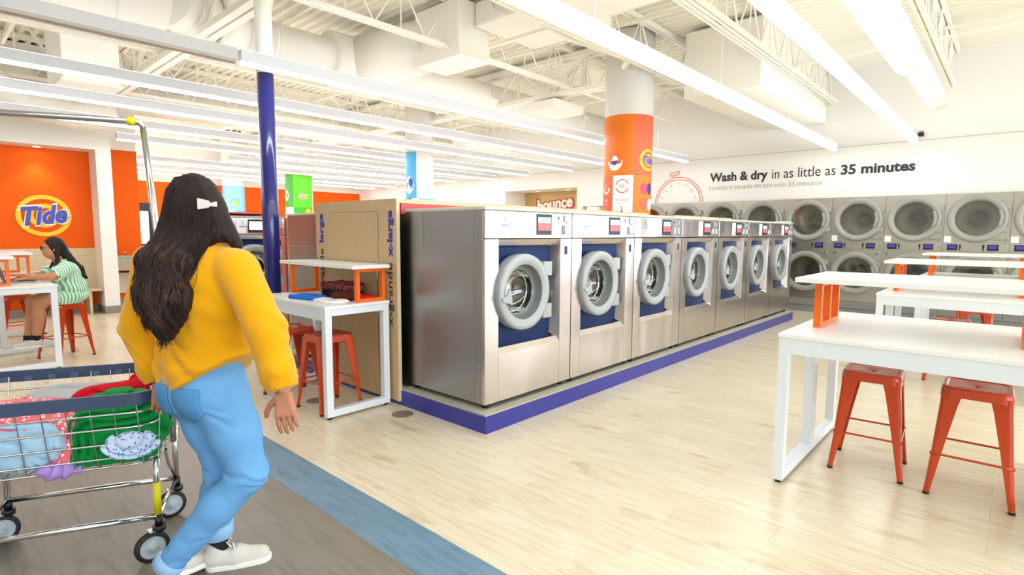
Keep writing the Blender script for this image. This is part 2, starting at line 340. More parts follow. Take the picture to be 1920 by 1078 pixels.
def sdf_obj(name, f, lo, hi, h, mt, parent=None, extra=None, decimate=None, local=None):
    v, q = nets(f, lo, hi, h)
    if extra:
        for v2, q2 in extra: q = np.concatenate([q, q2+len(v)]); v = np.concatenate([v, v2])
    me = bpy.data.meshes.new(name); me.from_pydata(v.tolist(), [], q.tolist()); me.materials.append(mt)
    me.polygons.foreach_set('use_smooth', [True]*len(me.polygons)); me.update()
    o = bpy.data.objects.new(name, me); COL.objects.link(o)
    if parent: attach(o, parent)
    return o
# ================================================================ ROOM SHELL
ZC = 4.36                                     # underside of the roof deck
floor = struct(box('floor', (-6, -7, -.1), (14, 20, 0), m_wood))
floor['label'] = 'pale oak plank floor'
struct(box('floor_entrance', (-6, -7, .0), (1.37, 6.14, .003), m_grey))
struct(box('trim_floor_strip', (1.37, -7, .0), (1.63, 6.14, .0035), m_blue_floor))
mb = MB()
prof = []; x = -6.0
while x < 11.7:
    prof += [(x, 0), (x+.055, 0), (x+.075, .045), (x+.13, .045)]; x += .15
n_ = len(prof); vs = [(px, y, ZC+pz) for y in (-7, 20) for px, pz in prof]
mb.add(vs, [(i, i+1, n_+i+1, n_+i) for i in range(n_-1)]); struct(mb.build('ceiling', m_deck, fix=False))
struct(box('ceiling_roof', (-6, -7, ZC+.06), (14, 20, ZC+.15), m_deck))
# right-hand wall behind the dryers: sign band below, plain wall above, with a recessed niche
XW = 11.42
mb = MB()
mb.box((XW, -7, 2.13), (XW+.2, 8.206, 3.0)).box((XW, 10.66, 0), (XW+.2, 18.1, 3.0)).box((XW, 8.2, 2.59), (XW+.2, 10.66, 3.0)).box((XW, 8.03, 0), (XW+.2, 8.206, 2.13)).box((XW+.75, -.95, 0), (XW+.85, 8.03, 2.13)).box((XW+.002, -.95, 2.108), (XW+.85, 8.03, 2.14)).box((XW, -.95, 0), (XW+.85, -.80, 2.14)).box((XW, -7, 0), (XW+.2, -.95, .3))
for y in (-7, -5.6, -4.2, -2.8, -1.35): mb.box((XW, y, .3), (XW+.2, y+.4, 2.13))  # out-of-view window openings, added to give the washer fronts bright reflections
wall_right = struct(mb.build('wall_right', m_wall))
struct(box('wall_right_upper', (XW+.012, -7, 3.0), (XW+.2, 20, ZC+.1), m_wall))
struct(box('trim_painted_shadow', (XW-.006, -7, 2.995), (XW+.02, 18.1, 3.008), mat('band_painted_shadow', 'CFCBC2', .6)))  # grey strip painted in for the thin shadow line above the sign band
mb = MB().box((XW+.85, 8.1, 0), (XW+.95, 10.8, 2.7)); struct(mb.build('wall_niche_back', m_niche))
mb = MB().box((XW+.2, 10.66, 0), (XW+.86, 10.72, 2.65)).box((XW+.2, 8.14, 0), (XW+.86, 8.2, 2.65)).box((XW+.2, 8.14, 2.59), (XW+.86, 10.72, 2.66)); struct(mb.build('wall_niche_side', m_wall))
# far wall (orange with pale top) and the left-hand block with the drinking fountain
struct(box('wall_far', (1, 18.0, 0), (11.6, 18.1, 2.83), m_orange_wall)); struct(box('wall_far_upper', (1, 17.98, 2.83), (11.6, 18.1, ZC+.1), m_wall))
YF = 13.135
struct(box('wall_fountain', (2.3, YF, 0), (3.25, YF+.2, 3.02), m_orange_wall)); struct(box('wall_fountain_upper', (2.3, YF-.004, 3.02), (3.25, YF+.2, ZC), m_wall))
struct(box('baseboard_fountain', (2.5, YF-.012, 0), (3.25, YF, .12), m_grey_base))
# alcove with the big logo: white surround, orange back, timber wainscot
YT, YB = 11.7, 12.2
mb = MB().box((2.30, YT, 0), (2.52, YF, 2.82)).box((-2.2, YT, 2.82), (2.52, YF, ZC)).box((-2.4, YT, 0), (-2.2, YF, ZC)); struct(mb.build('wall_alcove_surround', m_wall))
struct(box('wall_alcove_back', (-2.2, YB, 1.14), (2.3, YB+.1, 2.82), m_orange_wall))
struct(box('wall_alcove_wainscot', (-2.2, YB-.01, .42), (2.3, YB+.1, 1.14), m_tan)); struct(box('wall_alcove_base', (-2.2, YB, 0), (2.3, YB+.1, .42), m_orange_wall))
struct(box('baseboard_alcove', (-2.2, YB-.012, 0), (2.3, YB, .12), m_grey_base)); struct(box('baseboard_pier', (2.29, YT-.012, 0), (2.532, YT+.5, .13), m_grey_base))
# walls behind and beside the camera (big shop windows let the daylight in)
struct(box('wall_left', (-6.2, -7, 0), (-6, 12, ZC), m_wall)); struct(box('wall_left_return', (-6.2, 11.9, 0), (-2.3, 12.1, ZC), m_wall))
mb = MB().box((-6, -7.2, 3.3), (11.6, -7, ZC)).box((-6, -7.2, 0), (11.6, -7, .35))
for x in (-6, -3.2, -.4, 2.4, 5.2, 8.0, 10.9): mb.box((x, -7.2, .35), (x+.35, -7, 3.3))
struct(mb.build('wall_front', m_wall))
for i, x in enumerate((-5.65, -2.85, -.05, 2.75, 5.55, 8.35)):
    mb = MB().box((x, -7.15, .35), (x+2.45, -7.1, .42)).box((x, -7.15, 3.22), (x+2.45, -7.1, 3.3)).box((x+1.2, -7.15, .42), (x+1.26, -7.1, 3.22)).build('window_%d' % (i+1), m_tabframe); struct(mb)
# ================================================================ ROOF STRUCTURE
ANG = lambda mb, a, b, w, h: mb.box(a, (b[0], b[1]+w, b[2]+h))
def joist(y, i):
    t = thing('roof_joist', '', 'joist', (4, y, 3.72), group='open web roof joists')
    x0, x1 = -5.9, 11.38
    MB().box((x0, y-.045, ZC-.075), (x1, y-.008, ZC-.005)).box((x0, y+.008, ZC-.075), (x1, y+.045, ZC-.005)).build('top_chord', m_steelpaint, t)
    MB().box((x0, y-.045, 3.72), (x1-.25, y-.01, 3.765)).box((x0, y+.01, 3.72), (x1-.25, y+.045, 3.765)).build('bottom_chord', m_steelpaint, t)
    mb = MB(); x = x0+.2; k = 0
    while x < x1-.7:
        mb.cyl((x, y, 3.745), (x+.36, y, ZC-.04), .012, n=6, cap=False).cyl((x+.36, y, ZC-.04), (x+.72, y, 3.745), .012, n=6, cap=False).cyl((x+.36, y, ZC-.04), (x+.36, y, 3.745), .009, n=6, cap=False); x += .72
    mb.build('web', m_steelpaint, t)
    return t
JY = [.9, 2.5, 3.95, 5.4, 8.3, 9.75, 11.2, 12.65, 14.1, 15.55]
for i, y in enumerate(JY):
    j = joist(y, i); j['label'] = 'white open-web roof joist, %s counting from the stepped duct' % ORD[i]
def girder(x, y0, y1, name, lab, zb=3.62):
    t = thing(name, lab, 'beam', (x, y0, zb))
    MB().box((x-.1, y0, zb), (x-.015, y1, zb+.07)).box((x+.015, y0, zb), (x+.1, y1, zb+.07)).build('bottom_chord', m_steelpaint, t)
    MB().box((x-.1, y0, ZC-.16), (x-.015, y1, ZC-.08)).box((x+.015, y0, ZC-.16), (x+.1, y1, ZC-.08)).build('top_chord', m_steelpaint, t)
    mb = MB(); y = y0+.1; up_ = True
    while y < y1-.7:
        a, b = (zb+.03, ZC-.12) if up_ else (ZC-.12, zb+.03); mb.box((x-.02, y+.68, zb+.03), (x+.02, y+.72, ZC-.1))
        mb.prism([(x-.02, y, a-.025), (x-.02, y, a+.025), (x-.02, y+.7, b+.025), (x-.02, y+.7, b-.025)], (0, 0, 0), (.04, 0, 0)); y += .7; up_ = not up_
    mb.build('web', m_steelpaint, t)
girder(2.46, 5.47, 11.6, 'roof_girder', 'white truss girder running back from the top of the blue pole')
girder(7.4, 4.4, 17.9, 'roof_girder', 'white truss girder over the row of round columns', 3.66)
for i, (x, z) in enumerate(((1.0, 3.8), (3.6, 4.22), (5.2, 3.8), (6.7, 4.22), (8.6, 3.8), (9.7, 4.22))):
    tag(MB().box((x, -2, z), (x+.035, 17.5, z+.035)).build('bridging_bar', m_steelpaint), 'thin white bridging bar across the joists, %s from the near end' % ORD[i], 'bar', 'bridging bars across the joists')
# conduits along one joist
for k, (dy, dz) in enumerate(((.075, 0), (.105, .012), (.135, .0))):
    tag(MB().tube([(-5, 2.5+dy, 3.72+dz), (11.2, 2.5+dy, 3.72+dz)], .012, 8).build('conduit', m_steelpaint), 'white electrical conduit clipped along the joist next to the stepped duct', 'conduit', 'conduits along the second joist')
for k, (z, lab) in enumerate(((3.86, 'upper'), (3.76, 'lower'))):
    tag(MB().tube([(4.9, 4.0, z), (5.6, 4.2, z+.06), (6.8, 4.05, z+.05), (7.0, 4.25, z+.02)], .045, 12).build('pipe', m_duct), 'thick white bent pipe near the orange column, %s of the pair' % lab, 'pipe')
# ---------------------------------------------------------------- ducts
def duct_vent(mb_, x, y, z): pass
def grille(x, y, z, ang, par, w=.2, h=.13):
    T = Matrix.Translation((x, y, z)) @ Matrix.Rotation(ang, 4, 'X')
    mb = MB(); mb.T = T; mb.box((-w/2, -.012, -h/2), (w/2, .004, h/2))
    g = mb.build('vent_grille', m_duct_in, par)
    mb = MB(); mb.T = T
    for i in range(9): mb.box((-w/2+.012+i*(w-.03)/8, -.02, -h/2+.01), (-w/2+.02+i*(w-.03)/8, -.012, h/2-.01))
    mb.build('louvre', m_duct, g)
d = thing('air_duct', 'long round white air duct crossing behind the boxy plenum, with square grilles', 'duct', (7, 7.2, 3.85))
MB().cyl((2.95, 7.2, 3.85), (10.9, 7.2, 3.85), .245, n=40).cyl((3.3, 7.2, 3.85), (3.33, 7.2, 3.85), .252, n=40).cyl((2.6, 7.15, 3.87), (2.95, 7.2, 3.85), .34, .25, n=40).build('duct_tube', m_duct, d)
MB().cyl((4.1, 7.2, 3.83), (4.95, 7.2, 3.83), .37, n=40).cyl((4.62, 7.0, 3.86), (4.95, 6.01, 3.95), .36, .34, n=40).build('tee', m_duct, d)
for x in (7.2, 9.95): grille(x, 7.2-.243, 3.87, R(8), d)
d = thing('air_duct', 'large insulated round white duct above the unlit light, before the pole', 'duct', (-1, 6.7, 3.88))
mb = MB().cyl((-5.5, 6.7, 3.88), (1.95, 6.7, 3.88), .43, n=48)
for x in [-1+.42*i for i in range(7)]: mb.cyl((x, 6.7, 3.88), (x+.012, 6.7, 3.88), .433, n=48, cap=False)
mb.build('duct_tube', m_duct, d)
MB().cyl((1.95, 6.7, 3.88), (2.25, 7.05, 3.95), .3, .3, n=32).cyl((2.2, 7.0, 3.95), (2.57, 7.14, 3.87), .3, .3, n=32).build('elbow', m_duct, d)
d = thing('air_duct', 'second round white air duct, deeper in the hall beyond the blue column, partly hidden', 'duct', (6, 11.9, 3.8))
MB().cyl((1.6, 11.9, 3.8), (10.6, 11.9, 3.8), .27, n=36).build('duct_tube', m_duct, d)
for x in (4.3, 6.1, 7.8): grille(x*1.7 if 0 else x+.9, 11.9-.268, 3.8, R(6), d, .28, .17)
d = thing('air_duct', 'stepped white round duct narrowing in three steps towards the sign wall', 'duct', (7, 1.07, 3.5))
mb = MB(); yz = (1.06, 3.46)
mb.cyl((-3, 1.12, 3.46), (5.0, 1.12, 3.46), .205, n=36).cyl((5.0, 1.12, 3.46), (5.25, 1.07, 3.46), .205, .165, n=36).cyl((5.25, 1.07, 3.46), (8.0, 1.07, 3.46), .165, n=36).cyl((8.0, 1.07, 3.46), (8.25, 1.03, 3.46), .165, .13, n=36).cyl((8.25, 1.03, 3.46), (10.75, 1.03, 3.46), .13, n=36)
mb.build('duct_tube', m_duct, d); MB().lathe([(.0, .02), (.09, .015), (.128, -.002)], (10.75, 1.03, 3.46), (1, 0, 0), n=36).build('end_cap', m_duct, d)
d = thing('plenum_box', 'boxy white air plenum joined to the long round duct', 'duct', (5.4, 5.5, 3.6))
MB().box((4.69, 5.16, 3.6), (5.22, 6.0, ZC-.08), .01).build('casing', m_duct, d); MB().box((4.95, 3.9, 3.98), (6.1, 5.15, ZC-.085), .03).build('branch_duct', m_duct, d); MB().box((4.68, 5.13, 3.6), (5.18, 5.159, 3.68)).build('flange', m_steelpaint, d)
MB().tube([(4.94, 4.9, 4.27), (4.94, 4.8, 4.1), (4.94, 4.6, 4.0)], .01, 8).build('seam', m_steelpaint, d)
d = thing('plenum_box', 'white rectangular duct box against the sign wall above the lettering', 'duct', (9, 3, 3.4))
MB().box((7.7, 2.62, 3.38), (10.92, 3.68, ZC-.08), .008).build('casing', m_duct, d); MB().box((10.92, 2.7, 3.45), (XW, 3.6, ZC-.1)).build('outlet', m_duct, d)
d = thing('plenum_box', 'white boxed duct drop near the ceiling above the logo alcove', 'duct', (1.6, 8.8, 3.2))
MB().box((1.38, 8.35, 3.22), (1.95, 9.3, ZC-.08), .01).build('casing', m_duct, d); MB().box((1.36, 8.33, 3.2), (1.97, 9.32, 3.225)).build('flange', m_steelpaint, d)
tag(MB().box((4.4, 2.55, 3.78), (5.3, 3.6, ZC-.09), .02).build('ceiling_unit', m_duct), 'white ceiling heating unit between the plenum and the orange column', 'heater')
tag(MB().tube([(.2, 10.6, 3.75), (.6, 10.6, 3.72), (1.0, 10.5, 3.45), (1.3, 10.4, 3.2), (1.8, 10.3, 3.12), (2.3, 10.25, 3.16)], .2, 20).build('flexible_duct', m_duct), 'fat white flexible duct bending down over the alcove', 'duct')
tag(MB().box((7.15, 5.6, 3.45), (7.95, 6.2, 3.6), .02).build('ceiling_unit', m_duct), 'small white ceiling unit between the long round duct and the orange column', 'heater')
tag(MB().box((8.0, 8.6, 3.2), (9.4, 9.0, 3.5), .02).build('ceiling_unit', m_duct), 'white box unit hung beyond the long round duct, between blue and orange columns', 'heater')
# ---------------------------------------------------------------- linear lights
ZL = 2.9
def light_row(y, x0, x1, label, lit=True, skip=(0, 0)):
    t = thing('linear_light', label, 'light', ((x0+x1)/2, y, ZL), group='rows of linear ceiling lights')
    MB().box((x0, y-.04, ZL+.022), (x1, y+.04, ZL+.12)).build('housing', m_fix if lit else mat('unlit_fixture_paint', 'D5D3D2', .5), t)
    if lit:
        MB().box((x0+.01, y-.036, ZL), (x1-.01, y+.036, ZL+.024)).build('diffuser', m_tube, t)
        MB().box((x0+.01, y-.03, ZL+.118), (x1-.01, y+.03, ZL+.124)).build('added_uplight', m_uplight_fill, t)  # glowing strip added on top of the housing to brighten the ceiling
    else: MB().box((x0+.01, y-.036, ZL), (x1-.01, y+.036, ZL+.024)).build('diffuser', mat('unlit_diffuser', 'BDB7AE', .4), t)
    x = x0+.4
    while x < x1:
        if not skip[0] < x < skip[1]: MB().cyl((x, y, ZL+.12), (x, y, ZC), .0025, n=5, cap=False).build('hanging_wire', m_steelpaint, t)
        x += 2.4
ROWS = [(1.31, -4, 11.04), (2.45, -4, 11.05), (5.11, 2.08, 10.95), (6.62, -3, 10.9), (7.9, -3, 10.75), (9.4, -1, 10.95), (10.83, 2.42, 11.2), (12.2, 4.67, 11), (13.6, 3.3, 11), (15.2, 3.4, 11), (16.4, 3.4, 11)]
for i, (y, a, b) in enumerate(ROWS): light_row(y, a, b, 'lit linear ceiling light, %s row counting from the one beside the stepped duct' % ORD[i], True, ((-5, 12) if i == 0 else (4.4, 7.2) if i == 2 else (-5, 5.6) if i == 3 else (0, 0)))
light_row(5.11, -4, 2.05, 'unlit grey length of linear light before the lit part that passes the pole', False)
# ---------------------------------------------------------------- columns and pole
def graphic(mb, r, a0, a1, z0, z1, c, n=24):
    """curved vinyl patch on a round column"""
    vs = []
    for i in range(n+1):
        a = a0+(a1-a0)*i/n; vs += [(c[0]+r*math.cos(a), c[1]+r*math.sin(a), z0), (c[0]+r*math.cos(a), c[1]+r*math.sin(a), z1)]
    mb.add(vs, [(2*i, 2*i+2, 2*i+3, 2*i+1) for i in range(n)], True)
def on_col(me_pts, c, r, a_c, z_c):
    """wrap flat (s, t) points round a column; s to the viewer's right"""
    return [(c[0]+r*math.cos(a_c+s/r), c[1]+r*math.sin(a_c+s/r), z_c+t) for s, t in me_pts]
def blob(c, r, a_c, z_c, ra, rb, a0=0, a1=2*PI, n=36, inner=0):
    mb = MB()
    if inner:
        o = [(ra*math.cos(a0+(a1-a0)*i/n), rb*math.sin(a0+(a1-a0)*i/n)) for i in range(n+1)]; q = [(x*inner, y*inner) for x, y in o]
        vs = on_col(o, c, r, a_c, z_c)+on_col(q, c, r, a_c, z_c); mb.add(vs, [(i, i+1, n+2+i, n+1+i) for i in range(n)])
    else:
        pts = [(ra*math.cos(a0+(a1-a0)*i/n), rb*math.sin(a0+(a1-a0)*i/n)) for i in range(n+1)]; ce = (0, 0) if a1-a0 > 6 else ((pts[0][0]+pts[-1][0])/2, (pts[0][1]+pts[-1][1])/2)
        vs = on_col([ce]+pts, c, r, a_c, z_c); mb.add(vs, [(0, i+1, i+2) for i in range(n)])
    return mb
def col_text(name, body, c, r, a_c, z_c, w, h, mt, par, **kw):
    me = text_mesh(body, .1, extr=0, **kw); me.materials.clear(); me.materials.append(mt)
    xs = [v.co.x for v in me.vertices]; ys = [v.co.y for v in me.vertices]; cx, cy = (max(xs)+min(xs))/2, (max(ys)+min(ys))/2; sx, sy = w/(max(xs)-min(xs)), h/(max(ys)-min(ys))
    P_ = on_col([((v.co.x-cx)*sx, (v.co.y-cy)*sy) for v in me.vertices], c, r, a_c, z_c)
    for v, p in zip(me.vertices, P_): v.co = p
    o = bpy.data.objects.new(name, me); COL.objects.link(o); attach(o, par); return o
def column(c, r, zt, label, nm='round_column'):
    t = thing(nm, label, 'column', (c[0], c[1], 0), kind='thing')
    MB().cyl((c[0], c[1], .139 if c[1] < 5 else 0), (c[0], c[1], ZC-.02), r, n=64).build('shaft', m_wall, t); return t
# orange column
C1 = (7.41, 4.4); r1 = .352; a1c = math.atan2(-C1[1], -C1[0])       # bearing that faces the camera
t = column(C1, r1, 3.15, 'round white column wrapped in orange, standing behind the front washers'); rw = r1+.003
mb = MB(); graphic(mb, rw, a1c-1.75, a1c+.26, 2.285, 3.15, C1); mb.build('wrap_panel', m_orange_vinyl, t)
mb = MB(); graphic(mb, rw, a1c+.26, a1c+1.75, 2.285, 3.15, C1); mb.build('wrap_panel', m_coral, t)
mb = MB(); graphic(mb, rw, a1c-1.75, a1c-.62, .2, 2.285, C1); mb.build('wrap_panel', m_coral, t)
mb = MB(); graphic(mb, rw, a1c-.62, a1c+.24, .2, 2.285, C1); mb.build('wrap_panel', m_paper, t)
mb = MB(); graphic(mb, rw, a1c+.24, a1c+1.75, .2, 2.285, C1); mb.build('wrap_panel', m_orange_light, t)
q = rw+.003
blob(C1, q, a1c-.55, 2.50, .115, .13, 0, PI).build('half_disc', m_logo_o, t); blob(C1, q, a1c-.55, 2.50, .125, .145, PI, 2*PI).build('half_disc', m_logo_w, t)
blob(C1, q+.002, a1c-.55, 2.50, .055, .07, 0, PI).build('half_disc', m_logo_w, t); blob(C1, q+.002, a1c-.55, 2.50, .055, .065, PI, 2*PI).build('half_disc', m_ink, t)
def little_logo(c, q, ac, z, s, t):
    blob(c, q, ac, z, .19*s, .17*s, inner=.76).build('logo_ring', m_logo_y, t); blob(c, q, ac, z, .1*s, .09*s, inner=.6).build('logo_ring', m_logo_y, t)
    col_text('logo_word', 'Tide', c, q+.003, ac, z, .29*s, .15*s, m_logo_w, t, bold=.045, shear=.3); col_text('logo_word', 'Tide', c, q+.006, ac, z, .27*s, .135*s, m_logo_b, t, bold=.022, shear=.3)
little_logo(C1, q, a1c+.98, 2.51, .95, t)
blob(C1, q, a1c-.2, 2.13, .1, .1, .3, PI-.3, inner=.86).build('badge_ring', m_line, t); blob(C1, q, a1c-.2, 2.13, .1, .1, PI+.3, 2*PI-.3, inner=.86).build('badge_ring', m_line, t)
col_text('badge_letters', 'XL', C1, q, a1c-.2, 2.13, .1, .055, m_line, t, bold=-.01); col_text('badge_caption', 'X-Large', C1, q, a1c-.2, 1.93, .19, .03, m_line, t); col_text('badge_caption', 'Extra grande', C1, q, a1c-.2, 1.885, .17, .022, m_text_grey, t)
mb = MB().add(on_col([(-.004, .05), (.004, .05), (.004, -.04), (-.004, -.04)], C1, q, a1c-.2, 1.79), [(0, 1, 2, 3)]).add(on_col([(-.022, -.02), (.022, -.02), (0, -.05)], C1, q, a1c-.2, 1.79), [(0, 1, 2)]); mb.build('arrow', m_text, t)
blob(C1, q, a1c-1.0, 2.12, .085, .1, PI, 2*PI, inner=.7).build('badge_ring', m_logo_w, t); col_text('badge_letters', 'L', C1, q, a1c-1.0, 2.15, .04, .075, m_logo_w, t); col_text('badge_caption', 'Large', C1, q, a1c-1.0, 1.93, .09, .04, m_logo_w, t, bold=.01); col_text('badge_caption', 'Grande', C1, q, a1c-1.0, 1.88, .08, .03, m_logo_w, t)
mb = MB().add(on_col([(-.006, .05), (.006, .05), (.006, -.04), (-.006, -.04)], C1, q, a1c-1.0, 1.78), [(0, 1, 2, 3)]).add(on_col([(-.03, -.02), (.03, -.02), (0, -.06)], C1, q, a1c-1.0, 1.78), [(0, 1, 2)]); mb.build('arrow', m_logo_w, t)
for da, z, mt in ((.75, 2.1, mat('vinyl_rose', 'E0485F', .5)), (1.12, 2.1, m_ink), (.75, 1.88, m_coral), (1.15, 1.87, m_logo_w)):
    blob(C1, q, a1c+da, z, .075, .085).build('dot', mt, t)
# blue column
C2 = (7.12, 9.02); r2 = .275; a2c = math.atan2(-C2[1], -C2[0]); sky1, sky2 = mat('vinyl_sky', '58B7EA', .5), mat('vinyl_pale_sky', '8ACDF4', .5)
t = column(C2, r2, 3.08, 'round white column wrapped in sky blue and white, mid hall'); rw = r2+.003; q = rw+.003
mb = MB(); graphic(mb, rw, a2c-1.7, a2c-.22, 2.12, 3.03, C2); mb.build('wrap_panel', sky1, t); mb = MB(); graphic(mb, rw, a2c-.22, a2c+1.7, 2.12, 3.03, C2); mb.build('wrap_panel', m_logo_w, t)
mb = MB(); graphic(mb, rw, a2c-1.7, a2c-.6, .2, 2.12, C2); mb.build('wrap_panel', m_logo_b, t); mb = MB(); graphic(mb, rw, a2c-.6, a2c-.1, .2, 2.12, C2); mb.build('wrap_panel', m_logo_w, t); mb = MB(); graphic(mb, rw, a2c-.1, a2c+1.7, .2, 2.12, C2); mb.build('wrap_panel', sky2, t)
blob(C2, q, a2c-.85, 2.38, .12, .17).build('drop', m_logo_w, t); blob(C2, q+.002, a2c-.68, 2.44, .055, .075).build('drop', m_logo_b, t)
col_text('logo_word', 'Downy', C2, q, a2c+.55, 2.32, .17, .07, m_text_grey, t, shear=.2); blob(C2, q, a2c-.3, 1.96, .06, .09, inner=.9).build('badge_ring', m_text_grey, t)
mb = MB().add(on_col([(-.05, .015), (.05, .015), (.05, -.015), (-.05, -.015)], C2, q, a2c+.3, 2.02), [(0, 1, 2, 3)]); mb.build('bar', m_logo_b, t)
# green column
C3 = (7.4, 14.65); r3 = .352; a3c = math.atan2(-C3[1], -C3[0]); gr1, gr2 = mat('vinyl_leaf_green', '3F9E2E', .5), mat('vinyl_lime', '5FD316', .5)
t = column(C3, r3, 3.06, 'round white column wrapped in bright green, showing beyond the birch end panel'); rw = r3+.003; q = rw+.003
mb = MB(); graphic(mb, rw, a3c-1.7, a3c-.42, 2.1, 3.06, C3); mb.build('wrap_panel', gr1, t); mb = MB(); graphic(mb, rw, a3c-.42, a3c+1.3, 2.1, 3.06, C3); mb.build('wrap_panel', gr2, t)
mb = MB(); graphic(mb, rw, a3c-1.7, a3c-.42, .2, 2.1, C3); mb.build('wrap_panel', m_logo_w, t); mb = MB(); graphic(mb, rw, a3c-.42, a3c+1.2, .2, 2.1, C3); mb.build('wrap_panel', mat('vinyl_mid_green', '37B41A', .5), t); mb = MB(); graphic(mb, rw+.002, a3c+1.2, a3c+1.7, .2, 2.5, C3); mb.build('wrap_panel', m_logo_w, t)
col_text('logo_word', 'Gain', C3, q, a3c+.35, 2.4, .28, .14, m_logo_w, t, bold=.09, shear=.2); col_text('logo_word', 'Gain', C3, q+.004, a3c+.35, 2.4, .24, .1, m_coral, t, bold=.02, shear=.2)
blob(C3, q, a3c-1.15, 2.42, .12, .15).build('drop', m_logo_w, t); blob(C3, q+.002, a3c-1.25, 2.46, .06, .08).build('drop', m_logo_y, t)
blob(C3, q, a3c-.75, 1.9, .1, .12, .4, 2*PI, inner=.85).build('badge_ring', m_text_grey, t)
mb = MB().add(on_col([(-.16, .08), (-.02, .0), (.06, -.12), (-.06, -.12)], C3, q, a3c+.3, 1.93), [(0, 1, 2, 3)]); mb.build('leaf', gr2, t); blob(C3, q, a3c+.7, 1.97, .1, .1).build('lemon', m_logo_y, t)
# pale blue column far away
C4 = (6.72, 17.35); r4 = .3; a4c = math.atan2(-C4[1], -C4[0]); t = column(C4, r4, 2.7, 'round column wrapped in pale turquoise, against the far orange wall'); rw = r4+.003; q = rw+.003
mb = MB(); graphic(mb, rw, a4c-1.7, a4c+1.7, 2.05, 2.78, C4); mb.build('wrap_panel', mat('vinyl_turquoise', '8FCBD4', .5), t); mb = MB(); graphic(mb, rw, a4c-1.7, a4c+.1, .2, 2.05, C4); mb.build('wrap_panel', mat('vinyl_ice', 'CFE7EC', .5), t); mb = MB(); graphic(mb, rw, a4c+.1, a4c+1.7, .2, 2.05, C4); mb.build('wrap_panel', sky1, t)
blob(C4, q, a4c+.1, 2.28, .13, .12, 0, PI, inner=.75).build('arc', sky1, t); blob(C4, q, a4c+.1, 2.26, .07, .06).build('dot', m_logo_y, t); blob(C4, q, a4c+.6, 1.8, .1, .1, inner=.7).build('badge_ring', m_logo_w, t)
# steel pole
t = thing('steel_pole', 'slim round pole, cobalt blue below and white above the light row', 'pole', (2.46, 5.47, 0), kind='thing')
MB().cyl((2.46, 5.47, 0), (2.46, 5.47, 2.96), .077, n=40).build('blue_section', m_pole, t); MB().cyl((2.46, 5.47, 2.96), (2.46, 5.47, ZC-.02), .077, n=40).build('white_section', m_white, t)
MB().box((2.36, 5.37, 3.9), (2.56, 5.57, 3.92)).build('cap_plate', m_steelpaint, t)
# ================================================================ WALL SIGNS
Xs = XW-.004
t = thing('wall_lettering', 'two-line black lettering Wash & dry in as little as 35 minutes above the dryers', 'sign', (Xs, 3, 2.5))
zt = 2.585
text('lettering', 'Wash & dry', .2, (Xs, 4.24, zt-.005), (0, -1, 0), (0, 0, 1), m_text, t, width=1.15, height=.235, bold=.034)
text('lettering', 'in as little as', .2, (Xs, 3.042, zt+.022), (0, -1, 0), (0, 0, 1), m_text, t, width=1.09, height=.185)
text('lettering', '35 minutes', .2, (Xs, 1.868, zt+.015), (0, -1, 0), (0, 0, 1), m_text, t, width=1.09, height=.18, bold=.034)
WL = [('Lavado', .38, 0), ('y', .06, -.012), ('secado', .36, .0), ('en', .12, -.012), ('tan', .17, -.006), ('solo', .22, .0), ('35', .13, -.002), ('minutos', .42, -.002)]; yy = 4.815
for w_, wd, dz in WL:
    text('lettering', w_, .1, (Xs, yy-wd/2, 2.40+dz), (0, -1, 0), (0, 0, 1), m_text_grey, t, width=wd, bold=.004); yy -= wd+.036
t = thing('stopwatch_graphic', 'orange outline stopwatch drawn on the wall between column and lettering', 'sign', (Xs, 5.5, 2.15))
for ro in (.55, .50):
    mb = MB(); vs = []
    for i in range(49):
        a = PI*i/48
        for rr, dx in ((ro, 0), (ro, -.003), (ro-.014, -.003), (ro-.014, 0)): vs.append((Xs+dx, 5.50+rr*math.cos(a), 2.118+rr*math.sin(a)))
    mb.add(vs, [(4*i+k, 4*i+(k+1) % 4, 4*i+4+(k+1) % 4, 4*i+4+k) for i in range(48) for k in range(4)]); mb.build('dial_ring', m_line, t)
mb = MB()
for k in range(-3, 4):
    a = R(15+30*k) if 0 else R(-75+25*(k+3)); y, z = 5.50-.41*math.sin(a), 2.13+.41*math.cos(a); y2, z2 = 5.50-.37*math.sin(a), 2.13+.37*math.cos(a)
    mb.cyl((Xs-.006, y, z), (Xs-.006, y2, z2), .006, n=6)
mb.build('ticks', m_line, t)
mb = MB()
for a, b in (((-.1, .62), (.1, .66)), ((.1, .66), (.11, .6)), ((-.09, .56), (.11, .6)), ((-.09, .56), (-.1, .62)), ((-.02, .575), (-.02, .52)), ((.04, .585), (.04, .53))): mb.cyl((Xs-.006, 5.6-a[0], 2.13+a[1]), (Xs-.006, 5.6-b[0], 2.13+b[1]), .006, n=6)
mb.build('crown', m_line, t)
def big_logo(t, c, s, nrm='y'):
    """swirl-ring emblem with slanted lettering, on a wall facing -Y"""
    x, y, z = c
    MB().lathe([(.37*s, 0), (.37*s, -.02), (.30*s, -.02), (.30*s, 0)], (0, 0, 0), (0, 1, 0), n=64).build('outer_ring', m_logo_y, t, loc=None)
